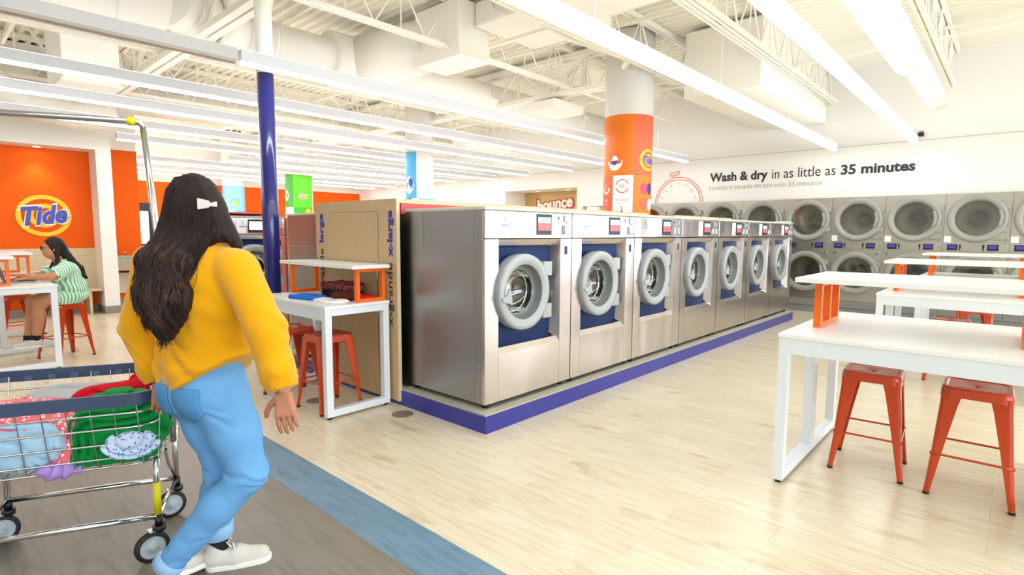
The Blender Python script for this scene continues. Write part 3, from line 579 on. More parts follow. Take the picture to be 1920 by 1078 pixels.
# Tide-style emblem
LC = (1.63, YB-.004, 1.695)
t = thing('wall_logo', 'round yellow ring logo with slanted blue lettering on the orange alcove wall', 'sign', LC)
def ring(name, ro, ri, d, mt, sx=1.06, dx=0, dz=0):
    mb = MB(); n = 72; vs = []
    for rr, yy in ((ro, 0), (ro, -d), (ri, -d), (ri, 0)): vs += [(LC[0]+dx+rr*sx*math.cos(2*PI*i/n), LC[1]+yy, LC[2]+dz+rr*math.sin(2*PI*i/n)) for i in range(n)]
    mb.add(vs, [(k*n+i, k*n+(i+1) % n, (k+1)*n+(i+1) % n, (k+1)*n+i) for k in range(3) for i in range(n)]); return mb.build(name, mt, t)
ring('outer_ring', .347, .28, .012, m_logo_y); ring('inner_ring', .2, .13, .010, m_logo_y)
text('logo_word', 'Tide', .3, (LC[0]+.005, LC[1]-.018, LC[2]+.01), (1, 0, .12), (-.02, 0, 1), m_logo_w, t, width=.66, height=.37, bold=.06, shear=.22)
text('logo_word', 'Tide', .3, (LC[0]+.005, LC[1]-.024, LC[2]+.01), (1, 0, .12), (-.02, 0, 1), m_logo_b, t, width=.615, height=.32, bold=.04, shear=.22)
t = thing('wall_logo', 'white bubbly lettering with red outline on the timber niche wall', 'sign', (XW+.84, 9.1, 2.1))
text('logo_word', 'bounce', .3, (XW+.83, 9.55, 2.26), (0, -1, .10), (0, 0, 1), mat('logo_red', 'D8232A', .5), t, width=1.34, height=.43, bold=.07)
text('logo_word', 'bounce', .3, (XW+.82, 9.55, 2.26), (0, -1, .10), (0, 0, 1), m_logo_w, t, width=1.24, height=.33, bold=.038)
t = thing('wall_graphic', 'small grey lettering and circle on the white wall beyond the niche', 'sign', (XW, 13, 2.2))
MB().lathe([(.2, 0), (.2, -.004), (.17, -.004), (.17, 0)], (XW-.001, 13.6, 2.1), (1, 0, 0), n=40).build('circle', m_text_grey, t); text('lettering', 'laundry services', .1, (XW-.004, 12.6, 2.1), (0, -1, 0), (0, 0, 1), m_text_grey, t, width=1.3, height=.13)
mb = MB().tube([(XW-.2, 11.6, 0), (XW-.2, 11.6, 2.2), (XW-.2, 11.6, 2.23), (XW-.2, 9.9, 2.17), (XW-.2, 9.8, 2.12), (XW-.2, 9.8, 0)], .014, 8)
tag(mb.build('garment_rail', m_chrome), 'thin metal garment rail showing above the washers before the niche', 'rail')
# downlights and cameras
def downlight(x, y, z, lab, cat='downlight', power=0, tilt=None):
    t = thing('recessed_downlight', lab, cat, (x, y, z)); MB().lathe([(.075, 0), (.085, -.004), (.06, -.012), (.055, 0)], (x, y, z), (0, 0, 1), n=28).build('trim_ring', m_white, t); MB().disc((x, y, z-.003), (0, 0, -1), .056).build('lens', m_can, t)
    if power:
        L_ = bpy.data.lights.new('downlight_beam', 'SPOT'); L_.energy = power; L_.color = (1, .9, .75); L_.spot_size = R(95); L_.spot_blend = .8; L_.shadow_soft_size = .05; o = bpy.data.objects.new('downlight_beam', L_); COL.objects.link(o); attach(o, t); o.location = (x, y, z-.02)
downlight(1.57, 11.98, 2.818, 'round recessed downlight in the alcove soffit above the logo', power=25)
downlight(.3, 11.98, 2.818, 'round recessed downlight in the alcove soffit, beyond the frame edge', power=25)
downlight(XW+.5, 9.9, 2.588, 'downlight over the timber niche, farther from the orange column', power=14); downlight(XW+.5, 8.85, 2.588, 'downlight over the timber niche, closer to the orange column', power=14)
for i, y in enumerate((11.6, 13.4, 15.2, 17.0)): downlight(XW-.35, y, 2.99, 'wall-washing downlight beside the white wall, %s beyond the niche' % ORD[i], power=22)
struct(MB().box((XW-.75, 10.9, 2.995), (XW, 17.98, 3.02)).build('ceiling_soffit', m_wall))
def camera_thing(p, lab, dome=False):
    t = thing('security_camera', lab, 'camera', p)
    if dome: MB().lathe([(.0, -.05), (.03, -.045), (.045, -.02), (.05, 0)], p, (0, 0, 1), n=20).build('dome', m_black, t)
    else:
        MB().box((p[0]-.035, p[1]-.12, p[2]-.035), (p[0]+.035, p[1]+.02, p[2]+.035), .01).build('body', m_white, t); MB().cyl((p[0], p[1]-.125, p[2]), (p[0], p[1]-.115, p[2]), .028).build('lens', m_black, t); MB().cyl((p[0], p[1]+.0, p[2]+.03), (p[0], p[1]+.06, p[2]+.08), .012).build('bracket', m_white, t)
camera_thing((2.62, YF-.08, 3.15), 'small white security camera above the orange wall beside the alcove')
camera_thing((10.9, 12.6, 2.99), 'tiny dark security camera under the soffit beyond the niche', True)
t = thing('wall_sensor', 'small dark sensor on the wall just above the sign band', 'sensor', (XW-.02, 1.28, 3.05)); MB().box((XW-.05, 1.24, 3.06), (XW+.01, 1.32, 3.12), .008).build('body', m_black, t); MB().box((XW-.03, 1.25, 3.12), (XW+.01, 1.31, 3.15)).build('bracket', m_kick, t)
# floor drains
for i, (p, lab) in enumerate((((2.59, 3.53), 'round bronze floor cover in front of the blue plinth corner'), ((2.30, 4.36), 'round bronze floor cover under the white table by the panel'))):
    t = thing('floor_cover', lab, 'floor cover', (p[0], p[1], 0)); MB().cyl((p[0], p[1], 0), (p[0], p[1], .004), .085, n=36).build('plate', mat('bronze_plate', '8A7B62', .45), t); MB().cyl((p[0], p[1], .003), (p[0], p[1], .0055), .07, n=36).build('lid', mat('bronze_lid', '857660', .5), t)
# ================================================================ WASHER ISLAND
IX0, IX1 = 2.726, 10.12
t = thing('machine_plinth', 'long cobalt blue plinth under the stainless washer row', 'plinth', (IX0, 2.728, 0))
MB().box((IX0, 2.728, 0), (IX1, 5.95, .125)).build('painted_kerb', m_plinth, t); MB().box((IX0+.012, 2.74, .125), (IX1-.012, 5.94, .138)).build('concrete_top', m_conc, t)
t = thing('service_bulkhead', 'timber-topped salmon red service core between the back-to-back washers', 'cabinet', (2.74, 3.8, .138))
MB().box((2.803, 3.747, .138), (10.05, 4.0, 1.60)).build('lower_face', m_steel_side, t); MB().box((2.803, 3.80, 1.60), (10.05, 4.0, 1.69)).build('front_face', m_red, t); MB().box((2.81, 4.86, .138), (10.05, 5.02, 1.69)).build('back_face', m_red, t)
MB().box((2.74, 3.8, 1.69), (7.0, 5.04, 1.725)).box((7.8, 3.8, 1.69), (10.05, 5.04, 1.725)).build('timber_top', m_ply_edge, t)
t = thing('end_panel', 'tall birch end panel lettered large and x-large, with a hinged access door', 'panel', (2.7, 4.38, 0))
MB().box((2.705, 3.735, .035), (2.735, 5.04, 1.722), .002).build('board', m_ply, t)
MB().box((2.704, 3.729, .035), (2.736, 3.737, 1.722)).build('edge_band', m_ply_edge, t)
d_ = MB().box((2.700, 4.01, .2), (2.708, 4.755, 1.622), .001).build('access_door', m_ply, t)
mb = MB().box((2.698, 4.0, .2), (2.702, 4.008, 1.622)); mb.build('piano_hinge', m_chrome, d_)
MB().box((2.7035, 4.008, 1.622), (2.706, 4.757, 1.6245)).box((2.7035, 4.008, .1975), (2.706, 4.757, .2)).box((2.7035, 4.755, .2), (2.706, 4.7575, 1.62)).build('shadow_gap', m_dark, d_)
xs_ = 2.7035
text('lettering', 'x-large', .2, (xs_, 3.815, 1.435), (0, 0, 1), (0, 1, 0), m_ink, t, width=.385, height=.098, bold=.035)
text('lettering', 'x-grande', .2, (xs_, 3.82, .93), (0, 0, 1), (0, 1, 0), m_text, t, width=.53, height=.09)
text('lettering', 'large', .2, (xs_, 4.925, 1.482), (0, 0, 1), (0, 1, 0), m_ink, t, width=.275, height=.098, bold=.035)
text('lettering', 'grande', .2, (xs_, 4.925, 1.09), (0, 0, 1), (0, 1, 0), m_text, t, width=.40, height=.09)

WW, WD = 1.05, .93                       # machine width and depth
def make_washer(label, W=WW, D=WD, name='washing_machine', group=None):
    """front faces -Y, local origin at the front left corner on the plinth"""
    t = thing(name, label, 'washer', group=group); z0, zt = .04, 1.48; P = lambda x, z: (x, 0, z)
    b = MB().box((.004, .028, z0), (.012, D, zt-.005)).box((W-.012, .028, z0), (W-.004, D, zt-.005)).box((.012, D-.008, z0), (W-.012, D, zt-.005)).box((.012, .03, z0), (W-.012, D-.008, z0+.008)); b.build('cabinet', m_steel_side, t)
    mb = MB(); mb.box((.004, 0, z0), (.145, .03, 1.262)).box((W-.155, 0, z0), (W-.004, .03, 1.262))                 # side stiles
    mb.prism([(.145, 0, 1.262), (W-.155, 0, 1.262), (W-.155, .03, 1.215), (.145, .03, 1.215)], (0, 0, 0), (0, .002, 0))
    mb.add([(.145, 0, 1.262), (W-.155, 0, 1.262), (W-.185, .088, 1.2), (.145, .088, 1.2)], [(0, 1, 2, 3)])
    mb.add([(W-.155, 0, 1.262), (W-.155, 0, .41), (W-.195, .088, .47), (W-.185, .088, 1.2)], [(0, 1, 2, 3)])
    mb.build('front_frame', m_steel, t)
    lp = MB().box((.147, 0, z0), (W-.157, .03, .40)); lp.add([(.145, 0, .40), (W-.155, 0, .40), (W-.165, .022, .445), (.145, .022, .445)], [(0, 1, 2, 3)]).add([(.145, .022, .445), (W-.165, .022, .445), (W-.195, .088, .45), (.145, .088, .45)], [(0, 1, 2, 3)]).box((.145, .002, .39), (W-.155, .03, .401)); lp.build('lower_panel', m_steel, t)
    cp = MB().box((.004, -.004, 1.268), (W-.004, .03, zt-.008), .006).build('control_panel', m_steel, t)
    mb = MB().box((-.0, -.004, zt-.006), (W-.002, D, zt+.02), .008); mb.build('top_cap', m_cap, t)
    # small things on the control panel
    dx = W-1.05; sc = MB().box((.575+dx, -.009, 1.295), (.765+dx, -.003, 1.46), .003).build('display', m_black, t); MB().box((.59+dx, -.0105, 1.33), (.75+dx, -.009, 1.39)).build('screen_lower', m_screen_red, sc); MB().box((.59+dx, -.0105, 1.39), (.75+dx, -.009, 1.435)).build('screen_upper', m_screen, sc)
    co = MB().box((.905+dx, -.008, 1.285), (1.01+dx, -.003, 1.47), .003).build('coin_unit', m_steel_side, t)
    MB().box((.915+dx, -.03, 1.30), (.995+dx, -.008, 1.375), .008).box((.93+dx, -.02, 1.40), (.945+dx, -.008, 1.455), .003).box((.945+dx, -.018, 1.44), (.975+dx, -.008, 1.455), .003).cyl((.975+dx, -.014, 1.40), (.975+dx, -.008, 1.40), .012).build('coin_slot', m_chrome, co)
    MB().box((.435+dx, -.0055, 1.29), (.555+dx, -.0042, 1.455)).build('notice', m_paper, t)
    mb = MB().box((.85+dx, -.0055, 1.42), (.868+dx, -.0042, 1.445)).box((.95+dx, -.0015, 1.13), (.99+dx, .0, 1.2)); mb.build('sticker', m_text, t)
    mb = MB()
    for a, b_ in (((.195, 1.385), (.225, 1.388)), ((.195, 1.435), (.225, 1.438)), ((.193, 1.42), (.196, 1.438)), ((.228, 1.42), (.231, 1.438)), ((.193, 1.385), (.196, 1.403)), ((.228, 1.385), (.231, 1.403)), ((.205, 1.40), (.212, 1.425)), ((.205, 1.41), (.222, 1.416)), ((.17, 1.362), (.26, 1.372))): mb.box((a[0], -.0055, a[1]), (b_[0], -.0042, b_[1]))
    mb.build('badge', m_kick, t)
    # blue recess with door
    cx, cz, ri = (.412 if W > 1 else .34), .855, (.235 if W > 1 else .2)
    nb = MB().plate_hole(.1, W-.12, .40, 1.262, cx, cz, ri, lambda x, z: (x, .088, z)); nb.build('recess_panel', m_navy, t)
    dr = MB().lathe([(.292, .06), (.296, -.022), (.290, -.040), (.270, -.047), (.228, -.040), (.214, -.026)], (cx, 0, cz), (0, 1, 0), n=64).build('door', m_ring, t)
    MB().lathe([(.214, -.026), (.205, .03), (.190, .05), (.180, .05)], (cx, 0, cz), (0, 1, 0), n=64).build('inner_rim', m_ring_in, dr)
    MB().lathe([(.185, .045), (.183, .058), (.176, .058), (.174, .05)], (cx, 0, cz), (0, 1, 0), n=64).lathe([(.168, .09), (.165, .10), (.16, .10)], (cx, 0, cz), (0, 1, 0), n=64).build('chrome_bead', m_chrome, dr)
    MB().lathe([(.18, .05), (.165, .10), (.12, .15), (.06, .17), (.0, .175)], (cx, 0, cz), (0, 1, 0), n=48).build('glass_bowl', m_glass_dark, dr)
    for zz in (.11, -.235): MB().box((cx+.25, -.012, cz+zz), (cx+.36, .088, cz+zz+.115), .006).build('hinge', m_ring, dr)
    mb = MB().prism([(cx-.285, -.055, cz-.045), (cx-.255, -.065, cz-.06), (cx-.185, -.07, cz-.075), (cx-.20, -.07, cz+.02), (cx-.215, -.07, cz+.045), (cx-.24, -.065, cz-.01)], (0, 0, 0), (0, .02, 0)); mb.cyl((cx-.262, -.06, cz-.035), (cx-.262, -.03, cz-.035), .018); mb.build('handle', m_ring, dr)
    MB().lathe([(.235, .089), (.25, .2), (.25, .5), (.2, .505), (.19, .49), (.0, .5)], (cx, 0, cz), (0, 1, 0), n=40).build('drum', m_drum, t)
    for x, y in ((.07, .06), (W-.07, .06), (.07, D-.06), (W-.07, D-.06)): MB().cyl((x, y, 0), (x, y, z0+.001), .025).build('foot', m_rubber, t)
    for x in (.02, .07, .13, .5, W-.2, W-.15, W-.07, W-.02): MB().cyl((x, -.004, z0+.012), (x, .001, z0+.012), .006, n=8).build('rivet', m_chrome, t)
    return t
wlab = ['stainless front-loading washer at the near end of the row, side fully in view', 'second stainless washer from the near end, blue panel round its door', 'third stainless washer from the near end, white notice beside its screen', 'fourth stainless washer along the row, in the middle of the seven', 'fifth stainless washer along the row, third from the far end', 'sixth stainless washer along the row, second from the far end', 'stainless washer at the far end of the row, beside the thin rail post']
WGRP = 'stainless washers on the blue plinth'
w0 = make_washer(wlab[0], group=WGRP); w0.location = (2.798, 2.812, .138)
# seams on the visible flank of the first machine
mb = MB().box((-.0012, .118, .04), (.005, .1215, 1.47)).box((-.0012, .118, 1.198), (.005, .70, 1.2015)).box((-.0012, .698, 1.2), (.005, .7015, 1.47)); sd = mb.build('side_seam', m_kick); attach(sd, w0); sd.matrix_parent_inverse = Matrix()
for k in range(1, 7): 
    wk = dup(w0, (2.798+k*1.053, 2.812, .138), 0, wlab[k], WGRP)
    for ch in list(wk.children):
        if ch.name.startswith('side_seam'): bpy.data.objects.remove(ch)
# the machine backing on to it, of which only the flank shows
wb = make_washer('stainless washer beyond the birch panel, only its grey flank showing', D=.72); wb.location = (2.76+WW, 5.765, .138); wb.rotation_euler = (0, 0, PI)
mb = MB().box((WW-.003, .005, 1.16), (WW-.0005, .72, 1.163)); sd = mb.build('side_seam', m_chrome); sd.parent = wb
# clear post at the far end
t = thing('rail_post', 'thin metal post and pipe at the far end of the washer row', 'post', (10.2, 2.86, .138))
MB().tube([(10.2, 2.86, 0.0), (10.2, 2.86, 1.66)], .011, 8).tube([(10.2, 2.86, 1.655), (10.2, 3.7, 1.655)], .011, 8).build('post', m_chrome, t); MB().tube([(10.2, 3.0, .14), (10.2, 2.98, .5), (10.2, 2.98, .95)], .02, 10).build('pipe', mat('pale_blue_pipe', 'A9C4D8', .35), t)
MB().box((10.165, 2.82, 0), (10.235, 2.9, .012)).build('foot_plate', m_chrome, t)
# second island, far left behind the walking woman
t = thing('machine_plinth', 'cobalt blue plinth of the island behind the pole', 'plinth', (2.6, 6.95, 0)); MB().box((2.6, 7.02, 0), (3.37, 8.2, .138)).build('painted_kerb', m_plinth, t)
wc = make_washer('washer with a bright white screen, beside the blue pole behind the hair', W=.75, D=.9); wc.location = (2.62, 7.08, .138)
for ch in wc.children:
    if ch.name.startswith('display'):
        for g in ch.children: g.data = g.data.copy(); g.data.materials[0] = m_screen_w
tag(MB().box((2.62, 7.05, 1.665), (3.37, 8.1, 1.685)).build('counter_board', m_red), 'thin red-edged board on top of the washer behind the hair', 'shelf')
t = thing('end_panel', 'narrow birch panel lettered medium, beside the blue pole', 'panel', (3.3, 6.9, 0))
MB().box((3.38, 7.05, 0), (3.41, 8.0, 1.62)).build('board', mat('birch_warm', 'D9A878', .5), t); text('lettering', 'medium', .2, (3.377, 7.19, 1.36), (0, 0, 1), (0, 1, 0), m_ink, t, width=.33, height=.07, bold=.03); text('lettering', 'mediano', .2, (3.377, 7.19, .98), (0, 0, 1), (0, 1, 0), m_text_grey, t, width=.30, height=.05)
t = thing('detergent_poster', 'small colourful poster low on the narrow birch panel', 'poster', (3.29, 6.7, .72)); MB().box((3.374, 7.06, .6), (3.3795, 7.36, .9)).build('sheet', mat('poster_teal', '3FA9B8', .6), t); MB().box((3.372, 7.10, .64), (3.3745, 7.24, .76)).build('patch', mat('poster_lime', 'A8E020', .6), t); MB().box((3.372, 7.24, .78), (3.3745, 7.34, .87)).build('patch', m_paper, t)

# ================================================================ DRYERS
XD, DW = 11.35, .807
def make_dryer(label):
    """two drums in one cabinet; front faces -X, local origin front right-hand foot (smaller y), x grows into the wall"""
    t = thing('stacked_dryer', label, 'dryer', group='stacked dryers along the wall'); P0 = lambda y, z: (0, y, z); g = .002
    # Cabinet sides stay behind the front so the door holes are open
    MB().box((.02, g, .26), (.70, g+.012, 2.10)).box((.02, DW-g-.012, .26), (.70, DW-g, 2.10)).box((.0, g, 2.085), (.70, DW-g, 2.105)).box((.69, g, .26), (.70, DW-g, 2.1)).box((.02, g, 1.2), (.69, DW-g, 1.22)).build('cabinet', m_dryer, t)
    mb = MB().box((.02, 0, 0), (.6, DW, .13)).box((.0, .002, .13), (.05, DW-.002, .26), .004); mb.build('base_panel', m_kick, t)
    cz = (1.712, .765)
    for k, c in enumerate(cz):
        lo, hi = ((1.325, 2.085), (.262, 1.178))[k]
        MB().plate_hole(g, DW-g, lo, hi, DW/2, c, .275, P0).build('front_panel', m_dryer, t)
        d = MB().lathe([(.372, .0), (.375, -.035), (.365, -.055), (.335, -.062), (.292, -.05), (.275, -.03), (.268, .03)], (0, DW/2, c), (1, 0, 0), n=64).build('door', m_dryer_ring, t)
        MB().disc((-.012, DW/2, c), (-1, 0, 0), .275, 48).build('glass', m_glass_dry, d)
        for zz in (.13, -.215): MB().box((-.045, .012, c+zz), (.0, .11, c+zz+.085), .006).build('hinge', m_dryer_ring, d)
        mb = MB(); T_ = [( -.075, DW/2+.29*math.cos(a), c+.29*math.sin(a)) for a in [R(155+5*i) for i in range(11)]]; mb.tube(T_, .022, 10); mb.build('handle', m_dryer_ring, d)
        dm = MB().lathe([(.275, .02), (.33, .05), (.33, .55), (.12, .57), (.11, .55), (.0, .55)], (0, DW/2, c), (1, 0, 0), n=48).build('drum', m_dryer_in, t)
        MB().lathe([(.13, .55), (.125, .535), (.05, .53), (.045, .52), (.035, .52), (.033, .53), (.0, .53)], (0, DW/2, c), (1, 0, 0), n=36).build('drum_hub', m_dryer_ring, dm)
    sp = MB().box((-.004, g, 1.18), (.06, DW-g, 1.323), .003).build('control_strip', m_dryer, t)
    for y in (.12, .615):
        q = MB().box((-.012, y, 1.205), (-.003, y+.135, 1.30), .003).build('display', m_black, sp); MB().box((-.014, y+.02, 1.235), (-.011, y+.115, 1.285)).build('screen', m_lcd, q)
    for y in (.3, .585): MB().box((-.02, y-.012, 1.24), (-.004, y+.012, 1.295), .003).box((-.022, y-.006, 1.2), (-.016, y+.006, 1.25)).build('coin_slot', m_black, sp)
    for y in (.045, .755): MB().cyl((-.012, y, 1.262), (-.003, y, 1.262), .01, n=14).cyl((-.012, y, 1.235), (-.003, y, 1.235), .006, n=12).build('lock', m_chrome, sp)
    for y in (.075, .735): MB().box((-.012, y-.035, 1.09), (.002, y+.035, 1.16), .004).cyl((-.02, y, 1.125), (-.012, y, 1.125), .018, n=18).build('coin_box', m_chrome, t)
    mb = MB().box((-.003, .03, 1.345), (.0, .075, 1.4)).box((-.003, .09, 1.36), (.0, .19, 1.385)); mb.build('sticker', m_kick, t)
    MB().box((-.005, .705, 1.33), (-.0005, .795, 1.43)).build('notice', m_paper, t)
    return t
dl = ['stacked dryer cut off by the frame edge, fifth past the end of the washer row', 'stacked dryer fourth past the washer row, behind the white tables', 'stacked dryer third past the end of the washer row', 'stacked dryer second past the end of the washer row', 'stacked dryer beside the end of the washer row, glass mirroring the orange column', 'stacked dryer showing its upper door above the last washers', 'stacked dryer showing its upper door above the fifth washer', 'stacked dryer showing its upper door above the fourth washer', 'stacked dryer under the stopwatch, only its door arc showing', 'last stacked dryer of the row, mostly hidden behind the orange column', '']
for k in range(11):
    y = -.737+DW*k
    if k == 10: continue
    if k == 0: d0 = make_dryer(dl[0]); d0.location = (XD, y, 0)
    else: dup(d0, (XD, y, 0), 0, dl[k], 'stacked dryers along the wall')
struct(box('baseboard_dryer_wall', (XD+.715, -.737, .0), (XD+.80, 7.95, .2), m_grey_base))

# ================================================================ TABLES, RISERS, STOOLS
HT = .885
def table(x0, x1, y0, y1, label, double=False, leg=.055, name='folding_table'):
    t = thing(name, label, 'table', ((x0+x1)/2, (y0+y1)/2, 0))
    MB().box((x0-.006, y0-.006, HT-.022), (x1+.006, y1+.006, HT), .003).build('tabletop', m_tab, t)
    ap = .09; i = .012
    for xa in (x0, x1-.025): MB().box((xa, y0+leg, HT-.022-ap), (xa+.025, y1-leg, HT-.022)).build('apron', m_tabframe, t)
    parts = [(x0, (x0+x1)/2-.001), ((x0+x1)/2+.001, x1)] if double else [(x0, x1)]
    for a, b in parts:
        for y in (y0, y1-leg):
            l_ = MB().box((a, y, .02), (a+leg, y+leg, HT-.022), .002).box((b-leg, y, .02), (b, y+leg, HT-.022), .002).box((a+leg, y, .02), (b-leg, y+leg, .02+leg), .002).box((a+leg, y, HT-.022-leg), (b-leg, y+leg, HT-.022), .002).build('end_frame', m_tabframe, t)
            for x in (a+.03, b-.03): MB().cyl((x, y+leg/2, 0), (x, y+leg/2, .021), .017, n=16).build('levelling_foot', m_rubber, l_)
    return t
def riser(x0, x1, y0, y1, zt, fx0, fx1, fys, label, mid=False):
    t = thing('shelf_riser', label, 'shelf', ((x0+x1)/2, (y0+y1)/2, HT))
    MB().box((x0, y0, zt-.028), (x1, y1, zt), .002).build('shelf_board', m_tab, t); w, d = .028, .04
    for y in fys:
        mb = MB().box((fx0, y, HT), (fx0+w, y+d, zt-.028)).box((fx1-w, y, HT), (fx1, y+d, zt-.028)).box((fx0+w, y, HT), (fx1-w, y+d, HT+w)).box((fx0+w, y, zt-.028-w), (fx1-w, y+d, zt-.028))
        if mid: mb.box(((fx0+fx1)/2-w/2, y, HT+w), ((fx0+fx1)/2+w/2, y+d, zt-.028-w))
        mb.build('support_frame', m_frame_o, t)
    return t
table(2.10, 2.675, 3.815, 5.0, 'white folding table beside the birch end panel, folded clothes on top')
riser(2.335, 2.68, 3.80, 5.04, 1.185, 2.40, 2.665, (3.85, 4.94), 'white shelf on orange frames standing on the table by the birch panel')
LT = ['nearest', 'middle', 'farthest']
for i, x in enumerate((3.34, 6.33, 9.3)):
    x1_ = x+1.26
    table(x, x1_, -.22, .965, ('white folding table with two orange stools fully in view against it', 'white folding table in the middle of three rows before the dryers', 'white folding table standing right in front of the dryers')[i], True)
    riser(x+.19, x+.95, -.16, .95, 1.195, x+.36, x+.82, (.84, -.1), ('white shelf on orange legs standing on the table with two stools in view', 'white shelf on orange legs standing on the middle of the three tables', 'white shelf on orange legs standing on the table directly before the dryers')[i], True)
table(.45, 1.045, 7.365, 8.63, 'white table where the seated woman works at a laptop')
riser(.33, .735, 7.45, 8.55, 1.185, .40, .70, (7.52, 8.45), 'white shelf on orange frames over the open laptop')
table(.70, 1.285, 8.86, 10.05, 'white table behind the seated woman, near the alcove bench')
riser(.66, 1.06, 8.93, 10.0, 1.175, .72, 1.03, (9.0, 9.9), 'white shelf on orange frames on the table behind the seated woman')

def make_stool(label):
    """square backless metal stool, 0.62 high, origin on the floor at its centre"""
    t = thing('metal_stool', label, 'stool', group='orange metal stools'); zs = .62
    # seat with rolled rim and shallow dish and a grip hole
    n = 48; sq = lambda h, r, i: (max(-h+r, min(h-r, 1e9*math.cos(2*PI*i/n) if 0 else 0)), 0)
    def rsq(h, r):
        pts = []
        for c, (sx, sy) in enumerate(((1, 1), (-1, 1), (-1, -1), (1, -1))):
            for k in range(9):
                a = PI/2*c+PI/2*k/8; pts.append((sx*(h-r)+r*math.cos(a), sy*(h-r)+r*math.sin(a)))
        return pts
    rings = [(rsq(.156, .05), zs-.055), (rsq(.152, .05), zs-.012), (rsq(.146, .05), zs), (rsq(.132, .045), zs), (rsq(.126, .04), zs-.005), (rsq(.06, .03), zs-.008)]
    hole = [(.02*math.cos(2*PI*i/36+PI/8), .012*math.sin(2*PI*i/36+PI/8)) for i in range(36)]; rings += [(hole, zs-.012), (hole, zs-.03)]
    mb = MB(); vs = [(x, y, z) for pts, z in rings for x, y in pts]
    mb.add(vs, [(k*36+i, k*36+(i+1) % 36, (k+1)*36+(i+1) % 36, (k+1)*36+i) for k in range(len(rings)-1) for i in range(36)], False)
    mb.build('seat', m_metal_o, t)
    # splayed folded-sheet legs: a corner angle, wide at the top and narrow at the foot
    for sx, sy in ((1, 1), (-1, 1), (-1, -1), (1, -1)):
        prof = [(.150, .095, zs-.03), (.152, .078, zs-.1), (.168, .052, .30), (.185, .034, .10), (.194, .028, .012)]
        mb = MB(); vs = []
        for c, w, z in prof:
            for x, y in ((c, c-w), (c+.001, c-.016), (c-.003, c-.003), (c-.016, c+.001), (c-w, c), (c-w, c-.007), (c-.02, c-.008), (c-.008, c-.02), (c-.007, c-w)): vs.append((x*sx, y*sy, z))
        k = 9; mb.add(vs, [(j*k+i, j*k+(i+1) % k, (j+1)*k+(i+1) % k, (j+1)*k+i) for j in range(len(prof)-1) for i in range(k)]+[tuple(range(k)), tuple(range((len(prof)-1)*k, len(prof)*k))], False)
        l_ = mb.build('leg', m_metal_o, t)
        MB().cyl((.180*sx, .180*sy, 0), (.180*sx, .180*sy, .014), .016, n=14).build('rubber_foot', m_rubber, l_)
    c = .168
    mb = MB()
    for a, b in (((c, c), (-c, c)), ((-c, c), (-c, -c)), ((-c, -c), (c, -c)), ((c, -c), (c, c))):
        a = Vector(a+(.235,)); b = Vector(b+(.235,)); mb.tube([a, a.lerp(b, .14), a.lerp(b, .86), b], [.012, .0065, .0065, .012], 8)
    mb.build('footrest_rail', m_metal_o, t)
    MB().tube([(-.14, -.14, zs-.08), (0, 0, zs-.06), (.14, .14, zs-.08)], .007, 8).tube([(-.14, .14, zs-.08), (0, 0, zs-.06), (.14, -.14, zs-.08)], .007, 8).build('cross_brace', m_metal_o, t)
    return t
stools = [((3.995, .595), 4, 'orange metal stool beside the white table end frame, first of the pair in full view'), ((3.965, .10), 1, 'orange metal stool at the frame edge, second of the pair in full view'),
          ((6.98, .42), 3, 'orange metal stool under the middle table, seat showing below its apron'), ((8.25, .30), 8, 'orange metal stool beyond the middle table, only its legs showing'),
          ((2.30, 4.14), 2, 'orange metal stool under the near end of the table by the birch panel'), ((2.25, 4.68), -3, 'orange metal stool half hidden by the sleeve, under the same table'),
          ((1.18, 8.02), 23, 'orange metal stool the seated woman sits on'), ((.92, 9.55), 6, 'orange metal stool at the table behind the seated woman')]
for i, ((x, y), a, lab) in enumerate(stools):
    if i == 0: s0 = make_stool(lab); s0.location = (x, y, 0); s0.rotation_euler = (0, 0, R(a))
    else: dup(s0, (x, y, 0), R(a), lab, 'orange metal stools')
# bench in the alcove
t = thing('bench', 'long pale timber bench built into the orange alcove', 'bench', (0, 11.98, 0))
MB().box((-2.15, 11.76, .40), (2.285, 12.18, .44), .003).build('seat', m_tan, t); MB().box((2.10, 11.8, .0), (2.14, 12.17, .40)).build('leg_panel', m_tan, t); MB().box((-.5, 11.8, 0), (-.46, 12.17, .40)).build('leg_panel', m_tan, t)
# drinking fountain
t = thing('drinking_fountain', 'two-level steel drinking fountain on the orange wall beside the alcove', 'fountain', (2.85, 13, .7))
for x0, z in ((2.62, .84), (3.02, .74)):
    MB().box((x0, 12.7, z-.16), (x0+.38, YF-.004, z+.10), .02).build('cabinet', m_dryer, t); MB().box((x0-.01, 12.68, z+.09), (x0+.39, YF-.004, z+.125), .01).build('basin', m_dryer_ring, t); MB().tube([(x0+.3, 12.95, z+.12), (x0+.3, 12.93, z+.18), (x0+.27, 12.88, z+.19)], .01, 8).build('spout', m_chrome, t)
MB().box((2.62, 13.05, .22), (3.25, YF-.002, .62)).build('apron_panel', mat('pale_apron', 'DCCFC0', .5), t)
t = thing('kiosk', 'black-framed screen kiosk far behind the chrome garment rack', 'kiosk', (3.75, 15, 0)); MB().box((3.45, 15, .0), (3.98, 15.12, 2.1), .01).build('body', m_black, t); MB().box((3.5, 14.99, 1.15), (3.88, 15.0, 1.9)).build('screen', m_screen_w, t); MB().box((3.5, 14.99, .5), (3.88, 15.0, 1.08)).build('lower_panel', m_paper, t)
